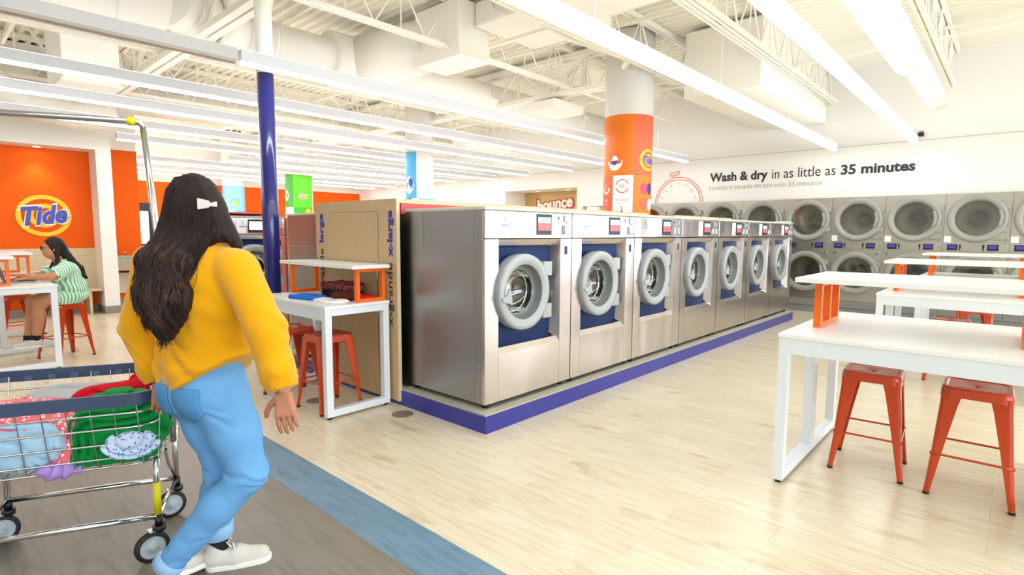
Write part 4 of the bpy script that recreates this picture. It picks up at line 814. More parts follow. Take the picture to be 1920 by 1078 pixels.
# ================================================================ LAUNDRY CART (built in its own axes: x to its right-hand end, y away)
CART = ((.416, 3.064, 0), R(-26.05))
def rrect(hx, hy, r, z, cx=-.05, n=6):
    pts = []
    for c, (sx, sy) in enumerate(((1, 1), (-1, 1), (-1, -1), (1, -1))):
        for k in range(n+1):
            a = PI/2*c+PI/2*k/n; pts.append((cx+sx*(hx-r)+r*math.cos(a), sy*(hy-r)+r*math.sin(a), z))
    return pts
hy_ = lambda z: .235+.07*(z-.46)/.30
hx_ = lambda z: .445+.025*(z-.46)/.30
cart = thing('laundry_cart', 'chrome wire laundry cart with navy rim, full of washing, beside the walking woman', 'cart')
mb = MB()
for z in (.46, .50, .565, .635, .70): mb.tube(rrect(hx_(z), hy_(z), .09, z), .0042, 6, closed=True)
for i in range(11):
    x = -.05-.40+.08*i
    for s in (-1, 1): mb.tube([(x, s*hy_(.76), .76), (x, s*hy_(.46), .46)], .0026, 5, cap=False)
    mb.tube([(x, -hy_(.46), .46), (x, hy_(.46), .46)], .0026, 5, cap=False)
for i in range(6):
    y = -.2+.08*i
    for s in (-1, 1): mb.tube([(-.05+s*hx_(.76), y, .76), (-.05+s*hx_(.46), y, .46)], .0026, 5, cap=False)
    mb.tube([(-.05-hx_(.46), y, .46), (-.05+hx_(.46), y, .46)], .0026, 5, cap=False)
mb.build('wire_basket', m_chrome, cart)
o = rrect(.482, .317, .11, 0, n=10); i_ = rrect(.468, .303, .097, 0, n=10); n_ = len(o); mb = MB(); vs = []
for pts, z in ((o, .735), (o, .787), (i_, .787), (i_, .735)): vs += [(p[0], p[1], z) for p in pts]
mb.add(vs, [(k*n_+j, k*n_+(j+1) % n_, ((k+1) % 4)*n_+(j+1) % n_, ((k+1) % 4)*n_+j) for k in range(4) for j in range(n_)], False); rim = mb.build('rim_bumper', mat('navy_bumper', '33445F', .45), cart)
for i in range(11): MB().box((-.5+.09*i, .296, .737), (-.47+.09*i, .304, .76)).build('rim_clip', mat('navy_bumper_clip', '4B5F7C', .4), rim)
LX = (.385, -.295)
for x in LX:
    for s in (-1, 1):
        l_ = MB().tube([(x+.01, s*.22, .47), (x, s*.205, .36), (x, s*.205, .13)], .0125, 12).build('leg', m_chrome, cart)
        if x > 0 and s < 0: MB().cyl((x, s*.205, .21), (x, s*.205, .355), .0145, n=20).build('yellow_tape', m_yellow, l_)
for s in (-1, 1): MB().tube([(LX[0], s*.205, .2), (LX[1], s*.205, .2)], .0125, 12).build('side_rail', m_chrome, cart)
for x in LX: MB().tube([(x, -.205, .2), (x, .205, .2)], .0105, 10).build('end_rail', m_chrome, cart)
MB().tube([(LX[0]+.0, .205, .2), (LX[0]-.0, .06, .32), (LX[0]+.02, -.1, .46)], .008, 8).build('brace', m_chrome, cart)
for x in LX:
    for s in (-1, 1):
        wx, wy = x-.028, s*.205-.01; a = R(25); cs, sn = math.cos(a), math.sin(a)
        mb = MB(); mb.cyl((x, s*.205, .135), (x, s*.205, .16), .026, n=20).cyl((x, s*.205, .16), (x, s*.205, .2), .016, n=16); cst = mb.build('caster', m_black, cart)
        T = Matrix.Translation((wx, wy, .068)) @ Matrix.Rotation(a, 4, 'Z')
        mb = MB(); mb.T = T; mb.prism([(-.03, 0, .0), (.012, 0, -.012), (.048, 0, .06), (.048, 0, .075), (-.012, 0, .075)], (0, -.021, 0), (0, -.018, 0)).prism([(-.03, 0, .0), (.012, 0, -.012), (.048, 0, .06), (.048, 0, .075), (-.012, 0, .075)], (0, .018, 0), (0, .021, 0)).box((-.012, -.021, .07), (.048, .021, .076)); mb.build('fork', m_chrome, cst)
        mb = MB(); mb.T = T; mb.lathe([(.050, -.014), (.063, -.014), (.068, -.008), (.068, .008), (.063, .014), (.050, .014)], (0, 0, 0), (0, 1, 0), n=40); mb.build('tyre', m_rubber, cst)
        mb = MB(); mb.T = T; mb.lathe([(0, -.012), (.02, -.013), (.022, -.009), (.042, -.009), (.051, -.012), (.051, .012), (.042, .009), (.022, .009), (.02, .013), (0, .012)], (0, 0, 0), (0, 1, 0), n=40).cyl((0, -.026, 0), (0, .026, 0), .007, n=10); mb.build('wheel_disc', mat('pale_wheel', 'B5C2CB', .4), cst)
mb = MB().tube([(.42, .0, .46), (.418, .0, .8), (.41, .0, 1.3), (.372, .0, 1.90)], .0135, 12).tube([(-.50, .0, .46), (-.50, .0, 1.9)], .0135, 12).tube([(.372, 0, 1.9), (.365, 0, 1.925), (.335, 0, 1.93), (-.50, 0, 1.93)], .0135, 12)
rk = mb.build('garment_rack', m_chrome, cart); MB().cyl((.315, 0, 1.93), (.345, 0, 1.93), .018, n=16).build('yellow_tape', m_yellow, rk)
cart.location = CART[0]; cart.rotation_euler = (0, 0, CART[1])
def fold(p, c, f, a, w=1.0, k=.35):
    """swirling cloth ridges round a centre"""
    q = p-np.asarray(c, np.float32); r = np.sqrt(q[:, 0]**2*w+q[:, 1]**2*.6+q[:, 2]**2*1.6)
    s = np.sin(f*(r+k*.05*np.sin(22*q[:, 0]+9*q[:, 2])+.02*np.sin(31*q[:, 2]-13*q[:, 1]))); return a*1.7*(.45-np.abs(s)**.8)
def cloth(name, f, lo, hi, h, mt, label, cat, group='washing in the cart', loc=CART[0], rz=CART[1]):
    o = sdf_obj(name, f, lo, hi, h, mt); o.location = loc; o.rotation_euler = (0, 0, rz); return tag(o, label, cat, group)
def fab(name, c, rough=.9): return mat(name, c, rough, spec=.15, bump=dict(s=260, k=.15, dist=.002))
m_g = fab('green_fleece', '0E8A3C'); m_r = fab('red_fleece', 'C41424'); m_lb = fab('pale_blue_cotton', 'A9CDE6'); m_gy = fab('grey_cotton', 'B3B3B6')
m_cp = spot_mat('coral_print', 'E8707A', 'F6D9D6', 55, .38); m_bw = spot_mat('blue_white_print', 'C3D3EA', '5578B8', 75, .32); m_pu = fab('lilac_cotton', 'A98AD0'); m_co = spot_mat('coral_towel', 'F07A5C', 'F6B09A', 60, .3)
BAS = lambda p, d: smax(d, np.maximum(np.abs(p[:, 1])-(.228+.07*(p[:, 2]-.46)/.3), .467-p[:, 2]), .015)
cloth('bed_sheet', lambda p: BAS(p, el(p, (-.13, -.13, .565), (.235, .15, .105))+fold(p, (-.1, -.2, .52), 95, .014)), (-.42, -.3, .44), (.16, .06, .70), .0062, m_lb, 'crumpled pale blue sheet in the laundry cart', 'sheet')
cloth('beach_towel', lambda p: BAS(p, smin(el(p, (-.13, -.04, .625), (.27, .17, .10)), rc(p, (.10, -.14, .62), (.07, -.2, .49), .05, .04), .05)+fold(p, (-.1, -.1, .55), 80, .012)), (-.44, -.3, .44), (.2, .16, .76), .0065, m_cp, 'coral and white patterned towel curled over the pale blue sheet', 'towel')
cloth('blanket', lambda p: BAS(p, smin(el(p, (.245, -.10, .60), (.185, .16, .145)), rc(p, (.10, -.19, .50), (.33, -.19, .495), .042, .05), .05)+fold(p, (.30, -.2, .50), 75, .018)), (-.02, -.3, .44), (.46, .09, .78), .0062, m_g, 'green fleece blanket bunched in thick folds in the laundry cart', 'blanket')
cloth('sweatshirt', lambda p: smin(el(p, (.15, .04, .655), (.17, .12, .085)), rc(p, (.10, -.1, .64), (.36, .17, .775), .055, .035), .05)+fold(p, (.2, .0, .6), 60, .012), (-.1, -.22, .5), (.45, .26, .85), .0065, m_r, 'bright red garment poking above the navy rim, behind the green blanket', 'clothes')
cloth('sweatshirt', lambda p: BAS(p, el(p, (.0, .10, .655), (.20, .15, .085))+fold(p, (.02, .05, .6), 70, .013)), (-.25, -.08, .5), (.25, .28, .78), .0065, m_gy, 'grey crumpled garment between the coral towel and the red garment', 'clothes')
cloth('shirt', lambda p: el(p, (.315, -.262, .553), (.098, .026, .058))+fold(p, (.33, -.3, .6), 70, .010), (.19, -.31, .47), (.43, -.22, .63), .005, m_bw, 'small blue and white patterned shirt in front of the green blanket', 'shirt')
cloth('scarf', lambda p: el(p, (.05, -.225, .468), (.075, .03, .03))+fold(p, (.02, -.22, .5), 90, .010), (-.06, -.28, .41), (.16, -.17, .53), .005, m_pu, 'lilac cloth end poking through the bottom of the cart', 'clothes')
cloth('hand_towel', lambda p: el(p, (.425, .03, .665), (.032, .09, .085))+fold(p, (.4, .0, .6), 80, .008), (.37, -.09, .55), (.48, .15, .78), .005, m_co, 'coral towel end showing at the end of the cart beside the jeans', 'towel')

# ================================================================ CLOTHES ON THE TABLE BY THE PANEL
TG = 'clothes on the table by the birch panel'
cloth('folded_towel', lambda p: rbox(p, (0, 0, .017), (.085, .15, .017), .016)+.002*np.sin(60*p[:, 0]+20*p[:, 1]), (-.12, -.19, -.01), (.12, .19, .05), .005, fab('royal_blue_cotton', '2C6FD0'), 'folded bright blue cloth on the white table', 'clothes', TG, (2.27, 4.40, HT), R(12))
cloth('folded_shirt', lambda p: rbox(p, (0, 0, .009), (.10, .15, .010), .008)+.004*np.sin(40*p[:, 0]+14*p[:, 1])*np.sin(30*p[:, 1]), (-.13, -.19, -.01), (.13, .19, .035), .005, spot_mat('pale_print', 'F3EFEA', 'E2BFC4', 70, .25), 'white garment lying flat beside the blue cloth', 'clothes', TG, (2.31, 4.09, HT), R(-8))
cloth('folded_sweater', lambda p: el(p, (0, 0, .03), (.10, .13, .036))+fold(p, (0, 0, -.02), 110, .008)-.002, (-.13, -.17, -.012), (.13, .17, .08), .005, fab('brown_knit', '5A2A20'), 'rumpled brown garment at the front of the dark pile', 'clothes', TG, (2.46, 4.12, HT+.006), R(20))
cloth('folded_trousers', lambda p: rbox(p, (0, 0, .03), (.12, .17, .03), .025)+fold(p, (0, 0, -.1), 120, .006), (-.15, -.2, -.01), (.15, .2, .075), .005, fab('black_cotton', '18161A'), 'folded black garment under the plaid shirt', 'clothes', TG, (2.53, 4.28, HT), R(-4))
cloth('folded_trousers', lambda p: el(p, (0, 0, .018), (.07, .1, .022))+fold(p, (0, 0, -.05), 120, .006), (-.1, -.13, -.012), (.1, .13, .05), .005, fab('scarlet_cotton', 'D0201C'), 'scarlet garment at the bottom of the dark pile, by the orange frame', 'clothes', TG, (2.57, 4.03, HT+.004), R(30))
cloth('plaid_shirt', lambda p: rbox(p, (0, 0, .035), (.115, .17, .035), .03)+fold(p, (0, 0, -.12), 130, .007), (-.15, -.21, -.01), (.15, .21, .085), .005, stripe_mat('plaid', '8E1420', '1A1016', (1, 0, .6), 26, .6, c3='74504C', axis2=(0, 1, .4), freq2=24), 'red and black plaid shirt folded on top of the dark pile', 'clothes', TG, (2.53, 4.28, HT+.062), R(4))
# laptop
t = thing('laptop', 'open laptop on the white table, under the orange-framed shelf', 'laptop', (.8, 8.0, HT))
MB().box((.70, 7.84, HT+.001), (.94, 8.17, HT+.016), .004).build('base', mat('laptop_grey', '8A8C90', .35, .6), t)
mb = MB(); mb.T = Matrix.Translation((.70, 0, HT+.014)) @ Matrix.Rotation(R(-14), 4, 'Y'); mb.box((-.008, 7.84, 0), (0, 8.17, .235), .003); ls = mb.build('lid', mat('laptop_lid', '4A4A4E', .35, .5), t)
mb = MB(); mb.T = Matrix.Translation((.70, 0, HT+.014)) @ Matrix.Rotation(R(-14), 4, 'Y'); mb.box((.0, 7.85, .012), (.0015, 8.16, .225)); mb.build('screen', mat('dark_screen', '2A2628', .2), ls)
MB().box((.79, 7.86, HT+.0155), (.925, 8.15, HT+.0175)).build('keyboard', m_black, t)

# ================================================================ PEOPLE
def frame(h):                       # columns: forward, left, up
    f = np.array([h[0], h[1], 0.]); f /= np.linalg.norm(f); return np.stack([f, np.array([-f[1], f[0], 0]), np.array([0, 0, 1.])], 1).astype(np.float32)
def hand_sdf(w, d, a, curl, s=1.0, spread=.06, thumb=1.0):
    """w wrist, d towards the fingers, a towards the thumb side; fingers curl towards n"""
    w, d, a = (np.asarray(q, float) for q in (w, d, a)); d /= np.linalg.norm(d); a -= d*(a@d); a /= np.linalg.norm(a); n = np.cross(d, a); segs = []; palm = []
    for q in (-.028, -.009, .010, .028): palm.append((w+(d*.012+a*q*.6)*s, w+(d*.085+a*q)*s, .0135*s, .0115*s))
    for q, L_, c in zip((.030, .010, -.010, -.029), (.070, .078, .072, .056), (.8, .95, 1.05, 1.15)):
        b = w+(d*.088+a*q)*s; dd = d+a*q*spread*20*.1; dd /= np.linalg.norm(dd); ang = 0; r_ = .0088
        for k, fr in enumerate((.45, .31, .24)):
            ang += curl[k]*c; v = dd*math.cos(ang)+n*math.sin(ang); e = b+v*L_*fr*s*1.05; segs.append((b, e, r_*s, (r_-.0009)*s)); b = e; r_ -= .0009
    b = w+(d*.022+a*.026)*s; ang = .0
    for k, (L_, r0, r1_) in enumerate(((.042, .013, .0108), (.032, .0105, .0095), (.026, .0095, .0078))):
        v = d*(.62+.12*k)+a*(.72-.2*k)*thumb+n*(.25+.15*k); v /= np.linalg.norm(v); e = b+v*L_*s; segs.append((b, e, r0*s, r1_*s)); b = e
    def f(p):
        o = None
        for A, B, ra, rb in palm: q = rc(p, A, B, ra, rb); o = q if o is None else smin(o, q, .012*s)
        for A, B, ra, rb in segs: o = smin(o, rc(p, A, B, ra, rb), .0035*s)
        return o
    pts = np.array([w]+[x for g in segs for x in g[:2]]); return f, pts.min(0)-.03*s, pts.max(0)+.03*s
def shoe_sdf(heel, toe, lift_h=0., lift_t=0., L_=.27, W_=.046):
    heel = np.asarray(heel, float); toe = np.asarray(toe, float); f = toe-heel; f[2] = 0; f /= np.linalg.norm(f); l = np.array([-f[1], f[0], 0])
    M = np.stack([f, l, [0, 0, 1]], 1).astype(np.float32)
    def up_(p):
        q = (p-heel.astype(np.float32))@M; z0 = lift_h+(lift_t-lift_h)*np.clip(q[:, 0]/L_, 0, 1); q = np.stack([q[:, 0], q[:, 1], q[:, 2]-z0], 1)
        o = rc(q, (.035, 0, .05), (.12, 0, .045), W_*.86, W_*.92); o = smin(o, rc(q, (.12, 0, .04), (.225, 0, .034), W_*.92, W_*.72), .03); o = smin(o, rc(q, (.05, 0, .06), (.05, 0, .10), .038, .04), .03)
        o = smax(o, q[:, 2]-.105-.02*np.cos(q[:, 0]*30), .01); return smax(o, .018-q[:, 2], .004)
    def sole(p):
        q = (p-heel.astype(np.float32))@M; z0 = lift_h+(lift_t-lift_h)*np.clip(q[:, 0]/L_, 0, 1); z = q[:, 2]-z0
        x = np.clip(q[:, 0], .042, L_-.045); w_ = .040+.008*np.sin(np.clip((q[:, 0]-.05)/.2, 0, 1)*3.1); d2 = np.sqrt((q[:, 0]-x)**2+(q[:, 1])**2)-w_
        return smax(d2, np.abs(z-.013)-.013, .006)
    lo = np.minimum(heel, heel+f*L_)-.07; hi = np.maximum(heel, heel+f*L_)+.07; lo[2] = min(heel[2]+min(lift_h, lift_t), 9)-.02; hi[2] = heel[2]+max(lift_h, lift_t)+.16
    return up_, sole, lo, hi, f, l
skin = mat('skin_warm', 'C08468', .5, spec=.35, var=dict(c='B5775C', s=14)); skin2 = mat('skin_tan', 'C58A66', .5, spec=.35)
m_hair = mat('dark_brown_hair', '1B1210', .55, spec=.25, var=dict(c='2A1B16', s=10)); m_hair_hi = mat('brown_hair_ends', '553626', .5, spec=.3, var=dict(c='2E1C14', s=22))
m_mustard = mat('mustard_knit', 'E0A008', .88, spec=.12, sheen=.25, bump=dict(s=420, k=.12, dist=.0015)); m_denim = mat('light_blue_denim', '5E9BD2', .8, spec=.15, bump=dict(s=380, k=.15, dist=.0012), var=dict(c='78AEDD', s=6)); m_denim_in = mat('denim_cuff', '93BBDF', .85, spec=.12)
m_shoe = mat('cream_canvas', 'D6D1C8', .75, spec=.2); m_sole = mat('white_rubber', 'EFEDE6', .5); m_sock = mat('black_sock', '15161C', .9); m_lace = mat('lace_white', 'F4F2EC', .8)
# ---- walking woman
FH = frame((.97, .25)); FS = frame((.905, .425)); FHEAD = frame((.30, .95)); bk = -FH[:, 0]; rg = -FH[:, 1]
pelv = np.array((.785, 2.385, .845))
hipR = pelv+rg*.085+np.array((0, 0, .0)); hipL = pelv-rg*.085
knR, anR, knL, anL = np.array((.872, 2.228, .475)), np.array((.617, 2.415, .118)), np.array((.845, 2.42, .465)), np.array((.828, 2.468, .115))
shR, elR, wrR = np.array((.846, 2.175, 1.305)), np.array((.884, 2.036, 1.083)), np.array((.896, 1.944, .88)); shL, elL, wrL = np.array((.672, 2.555, 1.32)), np.array((.632, 2.66, 1.05)), np.array((.675, 2.60, .835))
headc = np.array((.763, 2.345, 1.538)); neckb = np.array((.775, 2.352, 1.36))
def w_body(p):
    o = el(p, headc, (.092, .074, .112), FHEAD); h = FHEAD[:, 0]; lft = FHEAD[:, 1]
    o = smin(o, el(p, headc+h*.03+np.array((0, 0, -.055)), (.062, .055, .062), FHEAD), .03)                     # jaw
    o = smin(o, rc(p, headc+h*.088+np.array((0, 0, .012)), headc+h*.106+np.array((0, 0, -.022)), .009, .013), .012)   # nose
    for s in (-1, 1):
        o = smax(o, -el(p, headc+h*.094+lft*s*.032+np.array((0, 0, .012)), (.012, .017, .011), FHEAD), .012)     # eye sockets
        o = smin(o, el(p, headc+h*.078+lft*s*.032+np.array((0, 0, .01)), (.012, .012, .011)), .004)
        o = smin(o, el(p, headc+lft*s*.078+np.array((0, 0, -.01)), (.02, .009, .031), FHEAD), .006)              # ears
    o = smin(o, el(p, headc+h*.088+np.array((0, 0, -.055)), (.012, .024, .009), FHEAD), .008)                    # lips
    o = smin(o, rc(p, neckb, headc+np.array((0, 0, -.07)), .052, .05), .03)
    o = smin(o, el(p, (.768, 2.358, 1.22), (.10, .165, .17), FS), .05); o = smin(o, el(p, (.785, 2.372, 1.02), (.095, .14, .17), FH), .06); o = smin(o, el(p, pelv, (.105, .15, .13), FH), .05)
    o = smin(o, rc(p, neckb, shR, .05, .05), .04); o = smin(o, rc(p, neckb, shL, .05, .05), .04)
    o = smin(o, chain(p, [(shR, .05), (elR, .04), (wrR, .028)], .02), .02); o = smin(o, chain(p, [(shL, .05), (elL, .04), (wrL, .028)], .02), .02)
    o = smin(o, chain(p, [(hipR, .08), (knR, .052), (anR, .036)], .02), .03); return smin(o, chain(p, [(hipL, .08), (knL, .052), (anL, .036)], .02), .03)
hfR, loR, hiR = hand_sdf(wrR+np.array((.0, -.004, -.012)), (.02, -.10, -1), (-.70, .62, 0), (.22, .30, .25), 1.0)
rimp = np.array((.675, 2.600, .80))
hfL, loL, hiL = hand_sdf(wrL+np.array((.004, .0, -.012)), (.02, .05, -1), (.9, -.4, -.1), (.5, .9, .6), .95)
woman = sdf_obj('person', w_body, (.5, 1.8, .05), (1.1, 2.8, 1.69), .0085, skin, extra=[nets(hfR, loR, hiR, .0028), nets(hfL, loL, hiL, .003)])
tag(woman, 'woman with long dark hair in a mustard sweater and jeans, walking away beside the cart', 'person')
def ptube(pts, r0, r1, n=10): return [tuple(p) for p in pts]
def w_sweater(p):
    o = el(p, (.768, 2.36, 1.215), (.135, .205, .20), FS); o = smin(o, el(p, (.785, 2.375, 1.02), (.138, .19, .20), FS), .07); o = smin(o, el(p, (.785, 2.385, .90), (.155, .205, .13), FH), .06)
    o = smin(o, rc(p, neckb+np.array((0, 0, .005)), shR, .062, .066), .05); o = smin(o, rc(p, neckb+np.array((0, 0, .005)), shL, .062, .066), .05)
    s = (p[:, 0]-.785)*rg[0]+(p[:, 1]-2.38)*rg[1]; b = (p[:, 0]-.785)*bk[0]+(p[:, 1]-2.38)*bk[1]; z = p[:, 2]
    hem = .838+.125*np.clip((s+.03)/.22, 0, 1)**1.2-.02*np.clip(b/.15, 0, 1); low = np.clip((1.12-z)/.2, 0, 1)
    wv = np.sin(31*p[:, 0]+17*z)+np.sin(27*p[:, 1]-23*z+2)+np.sin(19*p[:, 0]-29*p[:, 1]+11*z)
    o = o+low*(.0105*np.sin(36*z+14*s+1.6*wv)*np.clip(.75-2.2*s, .35, 1)+.0025*np.sin(90*z-35*s+wv))+(1-low)*.0035*np.sin(20*z-30*s+1.2*wv)
    o = o-.008*np.exp(-((z-hem-.012)/.010)**2)                                                                 # hem band
    o = smax(o, hem-z, .006)
    for A, B, C_ in ((shR, elR, wrR), (shL, elL, wrL)):
        C2_ = C_+(C_-B)*.02; d = chain(p, [(A, .076), (B, .068), (B+(C_-B)*.75, .060), (C2_, .050)], .03)
        u = (B-A)/np.linalg.norm(B-A); t_ = (p-A.astype(np.float32))@u.astype(np.float32); d = d+.0026*np.sin(55*t_+1.8*wv)*np.clip((t_-.12)/.1, 0, 1)+.002*wv*.5
        v = (C_-B)/np.linalg.norm(C_-B); tc = (p-C2_.astype(np.float32))@v.astype(np.float32); d = smax(d, tc-.0, .004); o = smin(o, d, .03)
    nk = rc(p, neckb+np.array((0, 0, -.01)), headc, .064, .07); return smax(o, -nk, .008)
sdf_obj('sweater', w_sweater, (.46, 1.82, .78), (1.08, 2.82, 1.46), .007, m_mustard, woman)
def w_jeans(p):
    o = el(p, pelv+np.array((0, 0, .02)), (.125, .168, .165), FH)
    for s in (-1, 1): o = smin(o, el(p, pelv+bk*.05+rg*s*.074+np.array((0, 0, -.03)), (.088, .095, .11), FH), .07)
    z = p[:, 2]
    R_ = chain(p, [(hipR+np.array((0, 0, -.04)), .108), (hipR+(knR-hipR)*.55, .092), (knR, .070), (knR+(anR-knR)*.35+bk*.012, .067), (anR+(knR-anR)*.02, .05)], .03)
    L_ = chain(p, [(hipL+np.array((0, 0, -.04)), .108), (hipL+(knL-hipL)*.55, .088), (knL, .066), (knL+(anL-knL)*.35+bk*.015, .064), (anL+np.array((0, 0, .06)), .05)], .03)
    R_ = smax(R_, (anR[2]-.018)-z, .004); L_ = smax(L_, .125-z, .004); o = smin(smin(o, R_, .028), L_, .022)
    s = (p[:, 0]-.785)*rg[0]+(p[:, 1]-2.38)*rg[1]; b = (p[:, 0]-.785)*bk[0]+(p[:, 1]-2.38)*bk[1]
    kn = np.exp(-((z-.47)/.07)**2)+np.exp(-((z-.73)/.06)**2)*.8+np.exp(-((z-.20)/.06)**2)
    wv = np.sin(31*p[:, 0]+37*z)+np.sin(27*p[:, 1]-43*z+2)+np.sin(39*p[:, 0]-29*p[:, 1]+21*z); o = o+.0034*kn*np.sin(85*z+20*s+1.5*wv)
    o = o+.0022*np.exp(-(s/.005)**2)*np.clip((b)/.1, 0, 1)*(z > .74)                                             # seat seam
    return smax(o, z-.985, .005)
jeans = sdf_obj('jeans', w_jeans, (.55, 2.02, .08), (1.02, 2.68, 1.0), .0065, m_denim, woman)
# pockets, belt band and rolled cuff
def surf_patch(name, fsdf, outline, org, ax, ay, an, mt, par, d=.004):
    mb = MB(); pts = []
    n = 10
    grid = []
    for i in range(n+1):
        row = []
        for j in range(n+1):
            u, v = i/n, j/n; q = np.array(org)+np.array(ax)*(u-.5)*outline[0]*(1 if v < .75 else 1-(v-.75)*.6)+np.array(ay)*(-v*outline[1]*(1 if True else 0))
            if v > .8: q = q+np.array(ay)*(abs(u-.5)*2)*(v-.8)*.12
            a_, b_ = q+np.array(an)*.26, q-np.array(an)*.02
            for _ in range(22):
                m_ = (a_+b_)/2
                if fsdf(m_[None].astype(np.float32))[0] > 0: a_ = m_
                else: b_ = m_
            row.append(a_+np.array(an)*d)
        grid.append(row)
    vs = [tuple(grid[i][j]) for i in range(n+1) for j in range(n+1)]
    mb.add(vs, [(i*(n+1)+j, i*(n+1)+j+1, (i+1)*(n+1)+j+1, (i+1)*(n+1)+j) for i in range(n) for j in range(n)], True); o = mb.build(name, mt, par)
    sm = o.modifiers.new('thickness', 'SOLIDIFY'); sm.thickness = .0025; sm.offset = -1; return o
for s in (-1, 1): surf_patch('back_pocket', w_jeans, (.120, .14), tuple(pelv+rg*s*.080+np.array((0, 0, .015))), tuple(rg), (0, 0, 1), tuple(bk), mat('denim_pocket', '5691C6', .8, spec=.15, bump=dict(s=380, k=.15, dist=.0012)), jeans)
mb = MB()
mb.lathe([(.056, -.03), (.062, -.028), (.063, .03), (.056, .034)], tuple(anL+np.array((0, 0, .05))), (.0, .0, 1), n=32); mb.build('rolled_cuff', m_denim_in, jeans)
mb = MB(); ax_ = (knR-anR)/np.linalg.norm(knR-anR); mb.lathe([(.052, -.02), (.058, -.018), (.060, .025), (.053, .028)], tuple(anR+ax_*.01), tuple(ax_), n=32); mb.build('rolled_cuff', m_denim_in, jeans)
for nm, an, kn, heel, toe, lh, lt in (('L', anL, knL, (.772, 2.478, 0), (1.013, 2.356, 0), 0, 0), ('R', anR, knR, (.590, 2.395, 0), (.805, 2.525, 0), .075, .0)):
    up_f, so_f, lo, hi, f_, l_ = shoe_sdf(heel, toe, lh, lt)
    MB().tube([tuple(an+(kn-an)*.16), tuple(an), tuple(np.array(heel)+f_*.055+np.array((0, 0, .06+lh)))], [.044, .042, .044], 20).build('sock', m_sock, woman)
    sh = sdf_obj('shoe', up_f, lo, hi, .0045, m_shoe, woman); sdf_obj('sole', so_f, lo, hi, .0045, m_sole, sh)
    mb = MB(); H_ = np.array(heel, float)
    for k in range(5):
        x = .105+.022*k; z = .101-.011*k+lh*(1-x/.27)+lt*x/.27; w_ = .024
        mb.tube([tuple(H_+f_*x+l_*w_+np.array((0, 0, z-.016))), tuple(H_+f_*(x+.008)+np.array((0, 0, z))), tuple(H_+f_*(x+.016)-l_*w_+np.array((0, 0, z-.018)))], .0032, 6)
    z = .108+lh*.6
    mb.tube([tuple(H_+f_*.10+np.array((0, 0, z))), tuple(H_+f_*.09+l_*.02+np.array((0, 0, z+.012))), tuple(H_+f_*.105+l_*.035+np.array((0, 0, z-.004)))], .003, 6).tube([tuple(H_+f_*.10+np.array((0, 0, z))), tuple(H_+f_*.09-l_*.02+np.array((0, 0, z+.012))), tuple(H_+f_*.11-l_*.035+np.array((0, 0, z-.006)))], .003, 6); mb.build('lace', m_lace, sh)
# hair: a shaped mass with ridges, plus loose locks
Rr = np.array((.673, -.740, 0)); Ff = np.array((.740, .673, 0)); hp = [headc*np.array((1, 1, 0))+Rr*c+Ff*d_+np.array((0, 0, z)) for c, d_, z in ((.0, -.045, 1.44), (-.055, -.11, 1.34), (-.058, -.135, 1.23), (-.045, -.14, 1.165), (-.055, -.13, 1.115))]; FR = np.stack([Rr, Ff, [0, 0, 1]], 1).astype(np.float32)
hw = [.115, .108, .108, .082, .040]
def w_hair(p, ridges=True):
    o = el(p, headc+np.array((0, 0, .012))-FHEAD[:, 0]*.014, (.106, .098, .118), FHEAD)
    for q, w_ in zip(hp, hw): o = smin(o, el(p, q, (w_, .05, .075), FR), .05)
    o = smin(o, rc(p, headc+Rr*.07+np.array((0, 0, -.02)), np.array((.862, 2.215, 1.40)), .05, .022), .04)
    o = smin(o, rc(p, headc-Rr*.06+np.array((0, 0, -.04)), np.array((.66, 2.42, 1.33)), .05, .035), .04); o = smin(o, rc(p, np.array((.66, 2.42, 1.33)), np.array((.64, 2.40, 1.18)), .035, .015), .03)
    if ridges:
        q = (p-headc.astype(np.float32)); s = q@Rr.astype(np.float32); d = q@Ff.astype(np.float32); z = q[:, 2]; fall = np.clip((-z)/.18, 0, 1)
        a = np.arctan2(s, -d+.03); o = o+.0018*np.sin(70*a+8*np.sin(6*z))*(1-fall)+.0022*np.sin(190*s+5*np.sin(14*z+9*s)+6*z)*fall
    face = el(p, headc+FHEAD[:, 0]*.095+np.array((0, 0, -.03)), (.075, .062, .10), FHEAD); return smax(o, -face, .01)
hair = sdf_obj('hair', w_hair, (.5, 2.05, .93), (1.0, 2.56, 1.70), .0055, m_hair, woman)
rnd = random.Random(3); M_ = 18; NS = 1100
P_ = []; BR_ = []; ZK = [1.0, 1.06, 1.14, 1.23, 1.34, 1.44, 1.54, 1.60, 1.645]
for k in range(NS):
    s = rnd.uniform(-1, 1); ph = rnd.uniform(0, 6.3); lk = math.floor(s*7); rl = random.Random(lk+50); ph = rl.uniform(0, 6.3)+rnd.uniform(-.7, .7); am = rl.uniform(.009, .022)*rnd.uniform(.7, 1.2); zend = 1.04+.16*abs(s+.05)**1.5+rl.uniform(-.05, .08)+abs(rnd.gauss(0, .06)); fr = rl.uniform(15, 27)
    bro = rnd.random() < .26; z0 = rnd.uniform(1.2, 1.5) if bro else 1.648
    BR_.append(bro)
    for i in range(M_):
        t_ = i/(M_-1); z = z0+(zend-z0)*t_
        cen = np.interp(z, ZK, [-.05, -.052, -.05, -.058, -.055, .0, -.004, -.004, .0]); wid = np.interp(z, ZK, [.075, .095, .112, .124, .122, .122, .106, .085, .05])
        off = cen+wid*s+am*math.sin(fr*z+ph)*min(1, max(0, (1.5-z)*4))*(1+min(.7, max(0, (1.28-z)*4))); P_.append((off, z, rnd.uniform(-.004, .003)+am*.35*math.cos(fr*z+ph)*min(1, max(0, (1.45-z)*4))))
